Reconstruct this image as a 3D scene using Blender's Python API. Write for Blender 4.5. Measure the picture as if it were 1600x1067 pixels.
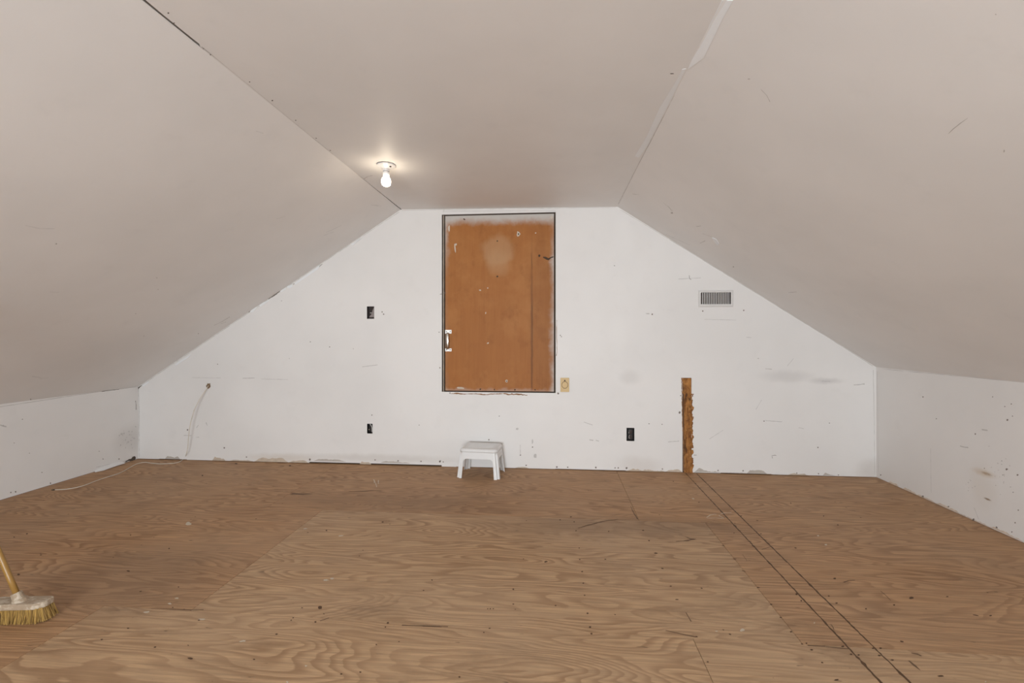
import bpy, bmesh, math, random
from mathutils import Vector, Matrix, noise as mnoise

for o in list(bpy.data.objects):
    bpy.data.objects.remove(o)
S = bpy.context.scene
COL = S.collection
R = random.Random(11)

# ------------------------------------------------------------------ camera
F_PX, CAM_H = 738.0, 1.12
YAW = math.atan(65 / 738)
HORIZON = 521.0
cam_d = bpy.data.cameras.new('camera')
cam_d.sensor_width = 36.0
cam_d.lens = 36.0 * F_PX / 1600
cam_d.shift_y = -(533.5 - HORIZON) / 1600
cam_d.clip_start = 0.02
cam = bpy.data.objects.new('camera', cam_d)
COL.objects.link(cam)
cam.location = (0, 0, CAM_H)
cam.rotation_euler = (math.pi / 2, 0, YAW)
S.camera = cam

# ------------------------------------------------------------------ world, daylight, exposure
w = bpy.data.worlds.new('daylight')
S.world = w
w.use_nodes = True
w.node_tree.nodes['Background'].inputs[0].default_value = (0.80, 0.88, 1.0, 1)
w.node_tree.nodes['Background'].inputs[1].default_value = 1.0

def area(name, loc, rot, sx, sy, power, col):
    d = bpy.data.lights.new(name, 'AREA')
    d.shape = 'RECTANGLE'; d.size = sx; d.size_y = sy
    d.energy = power; d.color = col
    o = bpy.data.objects.new(name, d); COL.objects.link(o)
    o.location = loc; o.rotation_euler = rot
    return o
Y_BACK, Y_REAR = 3.908, -2.60
# daylight entering by the gable window behind the camera
WIN = (-1.35, 0.55, 0.32, 1.50)           # x0 x1 z0 z1
area('window_rear_offscreen', ((WIN[0] + WIN[1]) / 2, Y_REAR - 0.16, (WIN[2] + WIN[3]) / 2),
     (math.pi / 2, 0, 0), WIN[1] - WIN[0], WIN[3] - WIN[2], 225, (0.885, 0.955, 1.0))
BULB_VIEW = 24.0                          # emission of the bare ceiling bulb

S.view_settings.view_transform = 'Standard'
S.view_settings.look = 'None'
S.view_settings.gamma = 1.0
S.view_settings.use_curve_mapping = False
S.view_settings.exposure = 0.18

# ------------------------------------------------------------------ room planes
XL, XR = -3.694, 2.500                    # knee walls
ZL, ZR = 0.646, 0.858                     # their heights
CL, CR = (-1.292, 2.171), (0.520, 2.152)  # ceiling creases (x, z)

def ray(px, py):
    fw = Vector((-math.sin(YAW), math.cos(YAW), 0))
    rt = Vector((math.cos(YAW), math.sin(YAW), 0))
    return fw + rt * ((px - 800) / F_PX) + Vector((0, 0, (HORIZON - py) / F_PX))

class Plane:
    """a flat surface of the room; at() finds the spot on it measured in the photograph"""
    def __init__(s, p, u, v):
        s.p, s.u, s.v = Vector(p), Vector(u).normalized(), Vector(v).normalized()
        s.n = s.u.cross(s.v)
        if (Vector((0, 0, CAM_H)) - s.p).dot(s.n) < 0: s.n = -s.n
    def at(s, px, py, d=0.0):
        o, r = Vector((0, 0, CAM_H)), ray(px, py)
        t = (s.p + s.n * d - o).dot(s.n) / r.dot(s.n)
        return o + r * t
FLOOR = Plane((0, 0, 0), (1, 0, 0), (0, 1, 0))
BACK = Plane((0, Y_BACK, 0), (1, 0, 0), (0, 0, 1))
LEFT = Plane((XL, 0, 0), (0, 1, 0), (0, 0, 1))
RIGHT = Plane((XR, 0, 0), (0, 1, 0), (0, 0, 1))
SLOPE_L = Plane((XL, 0, ZL), (0, 1, 0), (CL[0] - XL, 0, CL[1] - ZL))
SLOPE_R = Plane((XR, 0, ZR), (0, 1, 0), (CR[0] - XR, 0, CR[1] - ZR))
CEIL = Plane((CL[0], 0, CL[1]), (0, 1, 0), (CR[0] - CL[0], 0, CR[1] - CL[1]))

# ------------------------------------------------------------------ object helpers
def obj(name, bm, mat, parent=None, smooth=False):
    me = bpy.data.meshes.new(name)
    bm.to_mesh(me); bm.free()
    if smooth:
        for p in me.polygons: p.use_smooth = True
    if mat: me.materials.append(mat)
    o = bpy.data.objects.new(name, me)
    COL.objects.link(o)
    if parent: o.parent = parent
    return o

def tag(o, label=None, cat=None, group=None, kind=None):
    if label: o['label'] = label
    if cat: o['category'] = cat
    if group: o['group'] = group
    if kind: o['kind'] = kind
    return o

def thing(name, loc, label, cat, rz=0.0, group=None):
    o = bpy.data.objects.new(name, None)
    COL.objects.link(o)
    o.empty_display_size = 0.05
    o.location = loc; o.rotation_euler = (0, 0, rz)
    return tag(o, label, cat, group)

def box(bm, x0, x1, y0, y1, z0, z1, bev=0.0):
    vs = [bm.verts.new((x, y, z)) for x in (x0, x1) for y in (y0, y1) for z in (z0, z1)]
    fs = [(0, 1, 3, 2), (4, 6, 7, 5), (0, 4, 5, 1), (2, 3, 7, 6), (0, 2, 6, 4), (1, 5, 7, 3)]
    faces = [bm.faces.new([vs[i] for i in f]) for f in fs]
    if bev:
        es = list({e for f in faces for e in f.edges})
        bmesh.ops.bevel(bm, geom=es, offset=bev, segments=2, profile=0.5, affect='EDGES')
    return bm

def prism(bm, pts, direction):
    """closed solid from a planar outline pushed along direction"""
    a = [bm.verts.new(p) for p in pts]
    b = [bm.verts.new(Vector(p) + Vector(direction)) for p in pts]
    n = len(pts)
    bm.faces.new(a); bm.faces.new(list(reversed(b)))
    for i in range(n):
        bm.faces.new([a[i], b[i], b[(i + 1) % n], a[(i + 1) % n]])
    bmesh.ops.recalc_face_normals(bm, faces=bm.faces)
    return bm

def lathe(bm, prof, seg=32, axis=Matrix.Identity(4), cap0=True, cap1=True):
    rings = []
    for r, z in prof:
        rings.append([bm.verts.new(axis @ Vector((r * math.cos(2 * math.pi * k / seg), r * math.sin(2 * math.pi * k / seg), z))) for k in range(seg)])
    for a, b in zip(rings, rings[1:]):
        for k in range(seg):
            bm.faces.new([a[k], a[(k + 1) % seg], b[(k + 1) % seg], b[k]])
    if cap0: bm.faces.new(list(reversed(rings[0])))
    if cap1: bm.faces.new(rings[-1])
    bmesh.ops.recalc_face_normals(bm, faces=bm.faces)
    return bm

def tube(bm, pts, rad, seg=8):
    pts = [Vector(p) for p in pts]
    rings = []
    up = Vector((0.13, 0.21, 0.97))
    for i, p in enumerate(pts):
        t = (pts[min(i + 1, len(pts) - 1)] - pts[max(i - 1, 0)]).normalized()
        a = t.cross(up)
        if a.length < 1e-3: a = t.cross(Vector((1, 0, 0)))
        a.normalize(); b = t.cross(a); up = b if False else up
        r = rad[i] if isinstance(rad, (list, tuple)) else rad
        rings.append([bm.verts.new(p + (a * math.cos(2 * math.pi * k / seg) + b * math.sin(2 * math.pi * k / seg)) * r) for k in range(seg)])
    for a, b in zip(rings, rings[1:]):
        for k in range(seg):
            bm.faces.new([a[k], a[(k + 1) % seg], b[(k + 1) % seg], b[k]])
    bm.faces.new(list(reversed(rings[0]))); bm.faces.new(rings[-1])
    bmesh.ops.recalc_face_normals(bm, faces=bm.faces)
    return bm

def smooth_path(pts, n=10):
    """Catmull-Rom through pts"""
    pts = [Vector(p) for p in pts]
    q = [pts[0] * 2 - pts[1]] + pts + [pts[-1] * 2 - pts[-2]]
    out = []
    for i in range(1, len(q) - 2):
        for k in range(n):
            t = k / n
            a, b, c, d = q[i - 1], q[i], q[i + 1], q[i + 2]
            out.append(0.5 * ((2 * b) + (c - a) * t + (2 * a - 5 * b + 4 * c - d) * t * t + (3 * b - a - 3 * c + d) * t ** 3))
    out.append(pts[-1])
    return out

# marks that lie on a surface of the room
def blob(bm, pl, px, py, wpx, hpx, rot=0.0, d=0.0006, n=9, jit=0.25):
    c = pl.at(px, py)
    pts = []
    for k in range(n):
        a = 2 * math.pi * k / n
        j = 1 + R.uniform(-jit, jit)
        x, y = math.cos(a) * wpx / 2 * j, math.sin(a) * hpx / 2 * j
        pts.append(pl.at(px + x * math.cos(rot) - y * math.sin(rot), py + x * math.sin(rot) + y * math.cos(rot), d))
    vs = [bm.verts.new(p) for p in pts]
    f = bm.faces.new(vs); f.normal_update()
    if f.normal.dot(pl.n) < 0: f.normal_flip()

def patch(bm, pl, pix, d=0.0006):
    f = bm.faces.new([bm.verts.new(pl.at(x, y, d)) for x, y in pix]); f.normal_update()
    if f.normal.dot(pl.n) < 0: f.normal_flip()

def ribbon(bm, pl, pix, wid, step=0.02, jit=0.3, d=0.0008, wob=0.0):
    """ragged thin line on a surface, through photo spots pix; wid in metres (one or one per spot)"""
    P = [pl.at(x, y, d) for x, y in pix]
    W = wid if isinstance(wid, (list, tuple)) else [wid] * len(P)
    pts, ws = [], []
    for a, b, wa, wb in zip(P, P[1:], W, W[1:]):
        n = max(1, int((b - a).length / step))
        for k in range(n):
            t = k / n
            pts.append(a.lerp(b, t)); ws.append(wa + (wb - wa) * t)
    pts.append(P[-1]); ws.append(W[-1])
    prev = None
    for i, p in enumerate(pts):
        t = (pts[min(i + 1, len(pts) - 1)] - pts[max(i - 1, 0)]).normalized()
        s = pl.n.cross(t)
        o = s * R.uniform(-wob, wob)
        h1, h2 = ws[i] / 2 * (1 + R.uniform(-jit, jit)), ws[i] / 2 * (1 + R.uniform(-jit, jit))
        cur = (bm.verts.new(p + o + s * h1), bm.verts.new(p + o - s * h2))
        if prev:
            f = bm.faces.new([prev[0], prev[1], cur[1], cur[0]]); f.normal_update()
            if f.normal.dot(pl.n) < 0: f.normal_flip()
        prev = cur

def flake(bm, pl, pix, thick=0.0025):
    """a raised scrap of paper or tape standing a little off its surface"""
    pts = [pl.at(x, y, 0.0003) for x, y in pix]
    prism(bm, pts, pl.n * thick)

# ------------------------------------------------------------------ materials
class NT:
    def __init__(s, name):
        s.m = bpy.data.materials.new(name); s.m.use_nodes = True
        s.t = s.m.node_tree; s.t.nodes.clear()
        s.out = s.n('ShaderNodeOutputMaterial')
        s.b = s.n('ShaderNodeBsdfPrincipled')
        s.l(s.b.outputs[0], s.out.inputs[0])
    def n(s, t, **kw):
        x = s.t.nodes.new(t)
        for k, v in kw.items(): setattr(x, k, v)
        return x
    def l(s, a, b): s.t.links.new(a, b)
    def put(s, sock, v):
        if hasattr(v, 'node'): s.l(v, sock)
        elif isinstance(v, tuple) and len(v) == 3 and sock.type == 'RGBA': sock.default_value = (*v, 1)
        else: sock.default_value = v
    def math(s, op, a, b=None, c=None):
        x = s.n('ShaderNodeMath', operation=op)
        s.put(x.inputs[0], a)
        if b is not None: s.put(x.inputs[1], b)
        if c is not None: s.put(x.inputs[2], c)
        return x.outputs[0]
    def vmath(s, op, a, b=None):
        x = s.n('ShaderNodeVectorMath', operation=op)
        s.put(x.inputs[0], a)
        if b is not None: s.put(x.inputs[1], b)
        return x.outputs['Value'] if op in ('LENGTH', 'DISTANCE', 'DOT_PRODUCT') else x.outputs[0]
    def coord(s): return s.n('ShaderNodeTexCoord').outputs['Object']
    def mapping(s, v, loc=(0, 0, 0), scale=(1, 1, 1), rot=(0, 0, 0)):
        x = s.n('ShaderNodeMapping'); s.l(v, x.inputs[0])
        x.inputs[1].default_value = loc; x.inputs[2].default_value = rot; x.inputs[3].default_value = scale
        return x.outputs[0]
    def noise(s, v, scale=1.0, detail=3.0, rough=0.5, dist=0.0):
        x = s.n('ShaderNodeTexNoise'); s.l(v, x.inputs['Vector'])
        x.inputs['Scale'].default_value = scale; x.inputs['Detail'].default_value = detail
        x.inputs['Roughness'].default_value = rough; x.inputs['Distortion'].default_value = dist
        return x.outputs[0]
    def ramp(s, v, a, b, lo=0.0, hi=1.0):
        x = s.n('ShaderNodeMapRange', interpolation_type='SMOOTHSTEP'); s.put(x.inputs[0], v)
        x.inputs[1].default_value = a; x.inputs[2].default_value = b
        x.inputs[3].default_value = lo; x.inputs[4].default_value = hi
        return x.outputs[0]
    def mix(s, f, a, b, mode='MIX'):
        x = s.n('ShaderNodeMix', data_type='RGBA', blend_type=mode)
        s.put(x.inputs[0], f); s.put(x.inputs[6], a); s.put(x.inputs[7], b)
        return x.outputs[2]
    def bump(s, h, strength, dist=0.002):
        x = s.n('ShaderNodeBump'); x.inputs['Strength'].default_value = strength
        x.inputs['Distance'].default_value = dist; s.put(x.inputs['Height'], h)
        s.l(x.outputs[0], s.b.inputs['Normal'])
    def done(s, col, rough=0.6, metal=0.0, spec=None):
        s.put(s.b.inputs['Base Color'], col); s.put(s.b.inputs['Roughness'], rough)
        s.b.inputs['Metallic'].default_value = metal
        if spec is not None: s.b.inputs['Specular IOR Level'].default_value = spec
        return s.m
    def spot(s, v, c, r, soft=0.5, wob=0.0, wscale=8.0):
        """mask of a stain with its own shape: 1 inside, 0 outside"""
        if wob:
            nz = s.n('ShaderNodeTexNoise'); s.l(v, nz.inputs['Vector'])
            nz.inputs['Scale'].default_value = wscale; nz.inputs['Detail'].default_value = 3
            off = s.vmath('SCALE', s.vmath('SUBTRACT', nz.outputs['Color'], (0.5, 0.5, 0.5)))
            off.node.inputs['Scale'].default_value = wob
            v = s.vmath('ADD', v, off)
        d = s.vmath('SUBTRACT', v, tuple(c))
        d = s.vmath('MULTIPLY', d, tuple(0.0 if q == 0 else 1 / q for q in r))
        return s.ramp(s.vmath('LENGTH', d), 1.0 - soft, 1.0 + soft, 1.0, 0.0)

def plain(name, col, rough=0.6, metal=0.0, var=0.12, scale=30.0, spec=None):
    t = NT(name)
    k = t.noise(t.coord(), scale, 3)
    dark = tuple(c * (1 - var) for c in col); light = tuple(min(1, c * (1 + var)) for c in col)
    return t.done(t.mix(k, dark, light), rough, metal, spec)

WALL_C = (0.830, 0.805, 0.785)
def wall_mat(name, col, spots=(), seed=0.0, rough=0.55):
    t = NT(name)
    v = t.coord()
    big = t.noise(t.mapping(v, (seed, seed * 2, seed)), 1.3, 3, 0.55)
    c = t.mix(t.ramp(big, 0.3, 0.7), tuple(x * 0.97 for x in col), tuple(min(1, x * 1.03) for x in col))
    mid = t.noise(t.mapping(v, (seed, 3, 1)), 7, 5, 0.6)
    c = t.mix(t.ramp(mid, 0.56, 0.8, 0, 0.22), c, tuple(x * 0.86 for x in col))
    for (pos, rad, colr, amt) in spots:
        rm = min(q for q in rad if q < 5)
        m = t.spot(v, pos, rad, 0.7, min(0.12, rm * 1.1), min(30, 0.5 / rm))
        c = t.mix(t.math('MULTIPLY', m, amt * (0.62 if rm > 0.02 else 1.0)), c, colr)
    t.bump(t.noise(v, 160, 3, 0.6), 0.12, 0.001)
    return t.done(c, rough)

FLOOR_STAINS = [((0.30, 2.78, 0), (0.62, 0.14, 0), 0.42), ((-1.9, 2.0, 0), (0.35, 0.30, 0), 0.35),
                ((-1.0, 3.05, 0), (0.75, 0.16, 0), 0.30)]
def plywood_mat(name, seed, tint, grey):
    t = NT(name)
    v = t.coord()
    g = t.noise(t.mapping(v, (seed * 3.7, seed * 1.9, seed), (0.62, 3.1, 1)), 1.5, 2.2, 0.42, 0.35)
    wob = t.noise(t.mapping(v, (seed, 0, 0), (3, 16, 1)), 1.6, 2, 0.5)
    ph = t.math('ADD', t.math('MULTIPLY', g, 25.0), t.math('MULTIPLY', wob, 0.7))
    fr = t.math('FRACT', ph)
    line = t.math('MULTIPLY', t.ramp(fr, 0.25, 0.86), t.ramp(fr, 0.90, 1.0, 1, 0))
    fine = t.noise(t.mapping(v, (seed, seed, 0), (2.6, 85, 1)), 1.0, 5, 0.7)
    vis = t.ramp(t.noise(t.mapping(v, (seed + 4, 2, 0), (0.8, 1.5, 1)), 1.7, 3), 0.30, 0.62, 0.45, 1.0)
    base = t.mix(t.ramp(fine, 0.28, 0.72), tuple(x * 0.70 for x in tint), tuple(x * 1.20 for x in tint))
    c = t.mix(t.math('MULTIPLY', t.math('MULTIPLY', line, vis), 0.80), base, tuple(x * y for x, y in zip(tint, (0.56, 0.48, 0.41))))
    # blotchy dust and old dirt across all sheets
    dust = t.ramp(t.noise(t.mapping(v, (5, 9, 0), (1, 1.3, 1)), 1.1, 5, 0.6), 0.30, 0.72)
    dust = t.math('MULTIPLY', dust, grey * 0.6)
    c = t.mix(t.math('MULTIPLY', dust, 0.8), c, (0.520, 0.372, 0.248))
    dirt = t.ramp(t.noise(t.mapping(v, (2, 3, 0), (1, 2.4, 1)), 1.9, 7, 0.68), 0.50, 0.76)
    c = t.mix(t.math('MULTIPLY', dirt, 0.46), c, (0.190, 0.112, 0.060))
    smear = t.ramp(t.noise(t.mapping(v, (8, 1, 0), (2.2, 9, 1)), 1.5, 6, 0.7), 0.54, 0.80)
    c = t.mix(t.math('MULTIPLY', smear, 0.38), c, (0.175, 0.100, 0.052))
    for (pos, rad, amt) in FLOOR_STAINS:
        c = t.mix(t.math('MULTIPLY', t.spot(v, pos, rad, 0.6, 0.25, 4), amt), c, (0.20, 0.118, 0.066))
    # short dark flecks and splits along the grain
    fl = t.ramp(t.noise(t.mapping(v, (seed, 4, 0), (13, 60, 1)), 1.0, 2, 0.5), 0.71, 0.77)
    c = t.mix(t.math('MULTIPLY', fl, 0.6), c, (0.060, 0.036, 0.022))
    sp = t.ramp(t.noise(t.mapping(v, (seed, 8, 0), (1, 1, 1)), 75, 1, 0.5), 0.78, 0.82)
    c = t.mix(t.math('MULTIPLY', sp, 0.35), c, (0.05, 0.03, 0.02))
    t.bump(t.math('ADD', fine, t.math('MULTIPLY', line, -0.8)), 0.25, 0.0012)
    return t.done(c, 0.62, spec=0.35)

# spots on the far wall, measured in the photograph
def bw(px, py):
    p = BACK.at(px, py); return (p.x, p.y, p.z)
BRIGHT = (0.87, 0.85, 0.83)               # touched-up paint
spots_back = [
    (bw(1230, 588), (0.16, 9, 0.04), (0.44, 0.41, 0.40), 0.40), (bw(1290, 595), (0.10, 9, 0.02), (0.44, 0.41, 0.40), 0.35),
    (bw(985, 590), (0.07, 9, 0.05), (0.50, 0.47, 0.45), 0.35), 
    (bw(1362, 735), (0.09, 9, 0.07), (0.42, 0.35, 0.29), 0.45),
    (bw(965, 530), (0.05, 9, 0.22), BRIGHT, 0.55), 
    (bw(975, 375), (0.07, 9, 0.15), BRIGHT, 0.5),
    (bw(440, 716), (0.26, 9, 0.035), (0.56, 0.45, 0.34), 0.55), (bw(590, 716), (0.6, 9, 0.030), (0.50, 0.45, 0.40), 0.5),
    (bw(1000, 727), (0.14, 9, 0.06), (0.50, 0.42, 0.36), 0.40),
]
M_BACK = wall_mat('painted_drywall_back', WALL_C, spots_back, 1.0)
def lp(pl, px, py):
    p = pl.at(px, py); return (p.x, p.y, p.z)
M_LEFT = wall_mat('painted_drywall_left', WALL_C, [
    (lp(LEFT, 203, 685), (9, 0.14, 0.10), (0.40, 0.36, 0.33), 0.42)], 2.0)
M_RIGHT = wall_mat('painted_drywall_right', WALL_C, [
    (lp(RIGHT, 1541, 740), (9, 0.026, 0.007), (0.30, 0.17, 0.07), 0.9), (lp(RIGHT, 1535, 760), (9, 0.07, 0.12), (0.70, 0.62, 0.53), 0.4),
    (lp(RIGHT, 1543, 780), (9, 0.018, 0.005), (0.26, 0.16, 0.08), 0.9), (lp(RIGHT, 1537, 739), (9, 0.06, 0.018), (0.62, 0.49, 0.36), 0.5)], 3.0)
M_SLOPE_L = wall_mat('painted_drywall_slope_left', WALL_C, [
    ], 4.0)
M_SLOPE_R = wall_mat('painted_drywall_slope_right', WALL_C, [], 5.0)
M_CEIL = wall_mat('painted_ceiling', WALL_C, [], 6.0)
M_REAR = wall_mat('painted_drywall_rear', WALL_C, [], 7.0)
M_VOID = plain('old_dusty_framing', (0.10, 0.070, 0.050), 0.9)
M_RAFTER = plain('old_rafter_wood', (0.13, 0.065, 0.032), 0.8, var=0.4, scale=14)
M_CRACK = plain('crack_dirt', (0.10, 0.075, 0.058), 0.9)
M_CRACKL = plain('hairline_dirt', (0.50, 0.47, 0.44), 0.9)
M_NAIL_SHADE = plain('rusty_nail_gap_shade', (0.055, 0.035, 0.026), 0.6)
M_HOLE = plain('nail_hole_filler', (0.235, 0.195, 0.170), 0.85)
M_FLOORNAIL = plain('flat_nail_in_plywood', (0.100, 0.050, 0.024), 0.85)
M_SCUFF = plain('grey_scuff', (0.60, 0.575, 0.555), 0.8)
M_BARE = plain('bare_drywall_paper', (0.58, 0.475, 0.375), 0.85, var=0.22, scale=40)
M_BAREG = plain('bare_grey_drywall', (0.52, 0.465, 0.415), 0.85, var=0.15, scale=40)
M_TAPE = plain('torn_joint_tape', (0.868, 0.875, 0.885), 0.7, var=0.03)
M_WHITE_SPECK = plain('paint_speck', (0.72, 0.68, 0.60), 0.6)

# ------------------------------------------------------------------ structure
def surface(name, pts, out, mat, label):
    bm = bmesh.new(); prism(bm, pts, out)
    return tag(obj(name, bm, mat), label, kind='structure')
T = 0.0127
# floor: joists' deck below and the plywood sheets on it
bm = bmesh.new(); box(bm, XL - 0.12, XR + 0.12, Y_REAR - 0.12, Y_BACK + 0.12, -0.06, -0.0160)
floor = tag(obj('floor', bm, M_VOID), 'worn brown plywood subfloor of the attic room', kind='structure')

wl = surface('wall_left', [(XL, Y_REAR, 0.004), (XL, Y_BACK, 0.004), (XL, Y_BACK, ZL), (XL, Y_REAR, ZL)], (-T, 0, 0), M_LEFT,
             'low white painted knee wall with peeling paper along its foot')
wr = surface('wall_right', [(XR, Y_REAR, 0.004), (XR, Y_BACK, 0.004), (XR, Y_BACK, ZR), (XR, Y_REAR, ZR)], (T, 0, 0), M_RIGHT,
             'low white painted knee wall with brown stains and nail holes')
nl, nr = -SLOPE_L.n * T, -SLOPE_R.n * T
sl = surface('ceiling_slope_left', [(XL, Y_REAR, ZL), (XL, Y_BACK, ZL), (CL[0], Y_BACK, CL[1]), (CL[0], Y_REAR, CL[1])], nl, M_SLOPE_L,
             'white sloping attic ceiling with ragged tape along the gable joint')
sr = surface('ceiling_slope_right', [(XR, Y_REAR, ZR), (XR, Y_BACK, ZR), (CR[0], Y_BACK, CR[1]), (CR[0], Y_REAR, CR[1])], nr, M_SLOPE_R,
             'white sloping attic ceiling meeting the wall with the vent')
# flat ceiling; along its left edge the board stands off the slope and leaves an open joint
edge = []
y = Y_REAR
gap_end = CEIL.at(313, 72).y
while y < gap_end - 0.02:
    near = min(1.0, (gap_end - y) / 0.5)
    edge.append((CL[0] + 0.0075 + 0.005 * near + R.uniform(-0.0015, 0.0015), y)); y += 0.09
edge += [(CL[0] + 0.0105, gap_end - 0.012), (CL[0] + 0.0015, gap_end + 0.004), (CL[0], gap_end + 0.05), (CL[0], CEIL.at(540, 257.6).y), (CL[0] + 0.003, CEIL.at(575, 286).y), (CL[0] + 0.006, CEIL.at(600, 307).y), (CL[0] + 0.010, Y_BACK)]
zc = lambda x: CL[1] + (CR[1] - CL[1]) * (x - CL[0]) / (CR[0] - CL[0])
ring = [(x, yy, zc(x)) for x, yy in edge] + [(CR[0], Y_BACK, CR[1]), (CR[0], Y_REAR, CR[1])]
ceiling = surface('ceiling', ring, (0, 0, T), M_CEIL, 'flat white strip of attic ceiling carrying the bare bulb')
bm = bmesh.new(); box(bm, CL[0] - 0.05, CL[0] + 0.09, Y_REAR, Y_BACK, CL[1] + 0.020, CL[1] + 0.11)
tag(obj('rafter_edge', bm, M_RAFTER, ceiling), 'brown rafter seen in the open joint')

# gable wall with its openings
def wx(px, py=520): return BACK.at(px, py).x
def wz(py, px=800): return BACK.at(px, py).z
holes = {}
def hole(key, x0, x1, y0, y1):
    cx, cy = (x0 + x1) / 2, (y0 + y1) / 2
    holes[key] = (wx(x0), wx(x1), wz(y1, cx), wz(y0, cx))
hole('hatch', 690.3, 868.3, 333.3, 613.0)
hole('vent', 1095.0, 1141.5, 457.0, 475.0)
hole('box_upper', 573.3, 584.6, 478.6, 498.0)
hole('box_lower', 573.6, 582.0, 662.0, 677.3)
hole('box_right', 978.9, 991.2, 668.4, 689.0)
hole('stud', 1066.3, 1080.6, 590.3, 738)
hole('cable', 323.6, 327.6, 599.5, 605)
holes['stud'] = (*holes['stud'][:2], -1, holes['stud'][3])
holes['gap_a'] = (wx(483), wx(690), -1, 0.0125)
holes['gap_b'] = (wx(1126), wx(1206), -1, 0.0065)
holes['gap_c'] = (wx(868), wx(978), -1, 0.0060)
holes['gap_d'] = (wx(248), wx(292), -1, 0.0070)

bm = bmesh.new()
out = [(XL, 0.0035), (XR, 0.0035), (XR, ZR), (CR[0], CR[1]), (CL[0], CL[1]), (XL, ZL)]
bm.faces.new([bm.verts.new((x, Y_BACK, z)) for x, z in out])
for x0, x1, z0, z1 in holes.values():
    for co, no in (((x0, 0, 0), (1, 0, 0)), ((x1, 0, 0), (1, 0, 0)), ((0, 0, z0), (0, 0, 1)), ((0, 0, z1), (0, 0, 1))):
        bmesh.ops.bisect_plane(bm, geom=bm.verts[:] + bm.edges[:] + bm.faces[:], plane_co=co, plane_no=no, dist=1e-6)
kill = []
for f in bm.faces:
    c = f.calc_center_median()
    if any(x0 < c.x < x1 and z0 < c.z < z1 for x0, x1, z0, z1 in holes.values()): kill.append(f)
bmesh.ops.delete(bm, geom=kill, context='FACES')
for f in bm.faces:
    f.normal_update()
    if f.normal.y > 0: f.normal_flip()
ext = bmesh.ops.extrude_face_region(bm, geom=bm.faces[:])
bmesh.ops.translate(bm, verts=[v for v in ext['geom'] if isinstance(v, bmesh.types.BMVert)], vec=(0, T, 0))
bmesh.ops.recalc_face_normals(bm, faces=bm.faces)
wall_back = tag(obj('wall_back', bm, M_BACK), 'white painted gable wall with marks, boarded hatch and open outlets', kind='structure')
# dark sheathing well behind the gable boards
bm = bmesh.new(); box(bm, XL - 0.1, XR + 0.1, Y_BACK + 0.105, Y_BACK + 0.125, -0.05, 2.35)
tag(obj('sheathing', bm, M_VOID, wall_back))
bm = bmesh.new(); box(bm, XL, wx(1064), Y_BACK + T + 0.012, Y_BACK + T + 0.05, -0.0155, 0.032)
box(bm, wx(1084), XR, Y_BACK + T + 0.012, Y_BACK + T + 0.05, -0.0155, 0.032)
tag(obj('sole_plate', bm, M_VOID, wall_back))

# rear gable with the window that lets the daylight in (behind the camera)
bm = bmesh.new()
bm.faces.new([bm.verts.new((x, Y_REAR, z)) for x, z in out])
for co, no in (((WIN[0], 0, 0), (1, 0, 0)), ((WIN[1], 0, 0), (1, 0, 0)), ((0, 0, WIN[2]), (0, 0, 1)), ((0, 0, WIN[3]), (0, 0, 1))):
    bmesh.ops.bisect_plane(bm, geom=bm.verts[:] + bm.edges[:] + bm.faces[:], plane_co=co, plane_no=no, dist=1e-6)
bmesh.ops.delete(bm, geom=[f for f in bm.faces if WIN[0] < f.calc_center_median().x < WIN[1] and WIN[2] < f.calc_center_median().z < WIN[3]], context='FACES')
ext = bmesh.ops.extrude_face_region(bm, geom=bm.faces[:])
bmesh.ops.translate(bm, verts=[v for v in ext['geom'] if isinstance(v, bmesh.types.BMVert)], vec=(0, -0.1, 0))
bmesh.ops.recalc_face_normals(bm, faces=bm.faces)
tag(obj('wall_rear', bm, M_REAR), 'white painted gable wall around the daylight window', kind='structure')
M_TRIM = plain('white_trim_paint', (0.72, 0.70, 0.68), 0.4)
bm = bmesh.new(); fw = 0.05
box(bm, WIN[0], WIN[0] + fw, Y_REAR - 0.08, Y_REAR - 0.03, WIN[2], WIN[3], 0.004)
box(bm, WIN[1] - fw, WIN[1], Y_REAR - 0.08, Y_REAR - 0.03, WIN[2], WIN[3], 0.004)
box(bm, WIN[0] + fw, WIN[1] - fw, Y_REAR - 0.08, Y_REAR - 0.03, WIN[3] - fw, WIN[3], 0.004)
box(bm, WIN[0] + fw, WIN[1] - fw, Y_REAR - 0.08, Y_REAR - 0.03, WIN[2], WIN[2] + fw, 0.004)
win = tag(obj('window_1', bm, M_TRIM), 'white framed gable window letting in daylight', kind='structure')
bm = bmesh.new(); xm = (WIN[0] + WIN[1]) / 2
box(bm, xm - 0.02, xm + 0.02, Y_REAR - 0.075, Y_REAR - 0.035, WIN[2] + fw, WIN[3] - fw, 0.003)
obj('mullion', bm, M_TRIM, win)
t = NT('window_glass')
tr, gl, mx, lw = t.n('ShaderNodeBsdfTransparent'), t.n('ShaderNodeBsdfGlossy'), t.n('ShaderNodeMixShader'), t.n('ShaderNodeFresnel')
gl.inputs['Roughness'].default_value = 0.02
t.l(lw.outputs[0], mx.inputs[0]); t.l(tr.outputs[0], mx.inputs[1]); t.l(gl.outputs[0], mx.inputs[2]); t.l(mx.outputs[0], t.out.inputs[0])
M_GLASS = t.m
for a, b in ((WIN[0] + fw, xm - 0.02), (xm + 0.02, WIN[1] - fw)):
    bm = bmesh.new(); box(bm, a, b, Y_REAR - 0.058, Y_REAR - 0.054, WIN[2] + fw, WIN[3] - fw)
    obj('pane', bm, M_GLASS, win)

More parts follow.
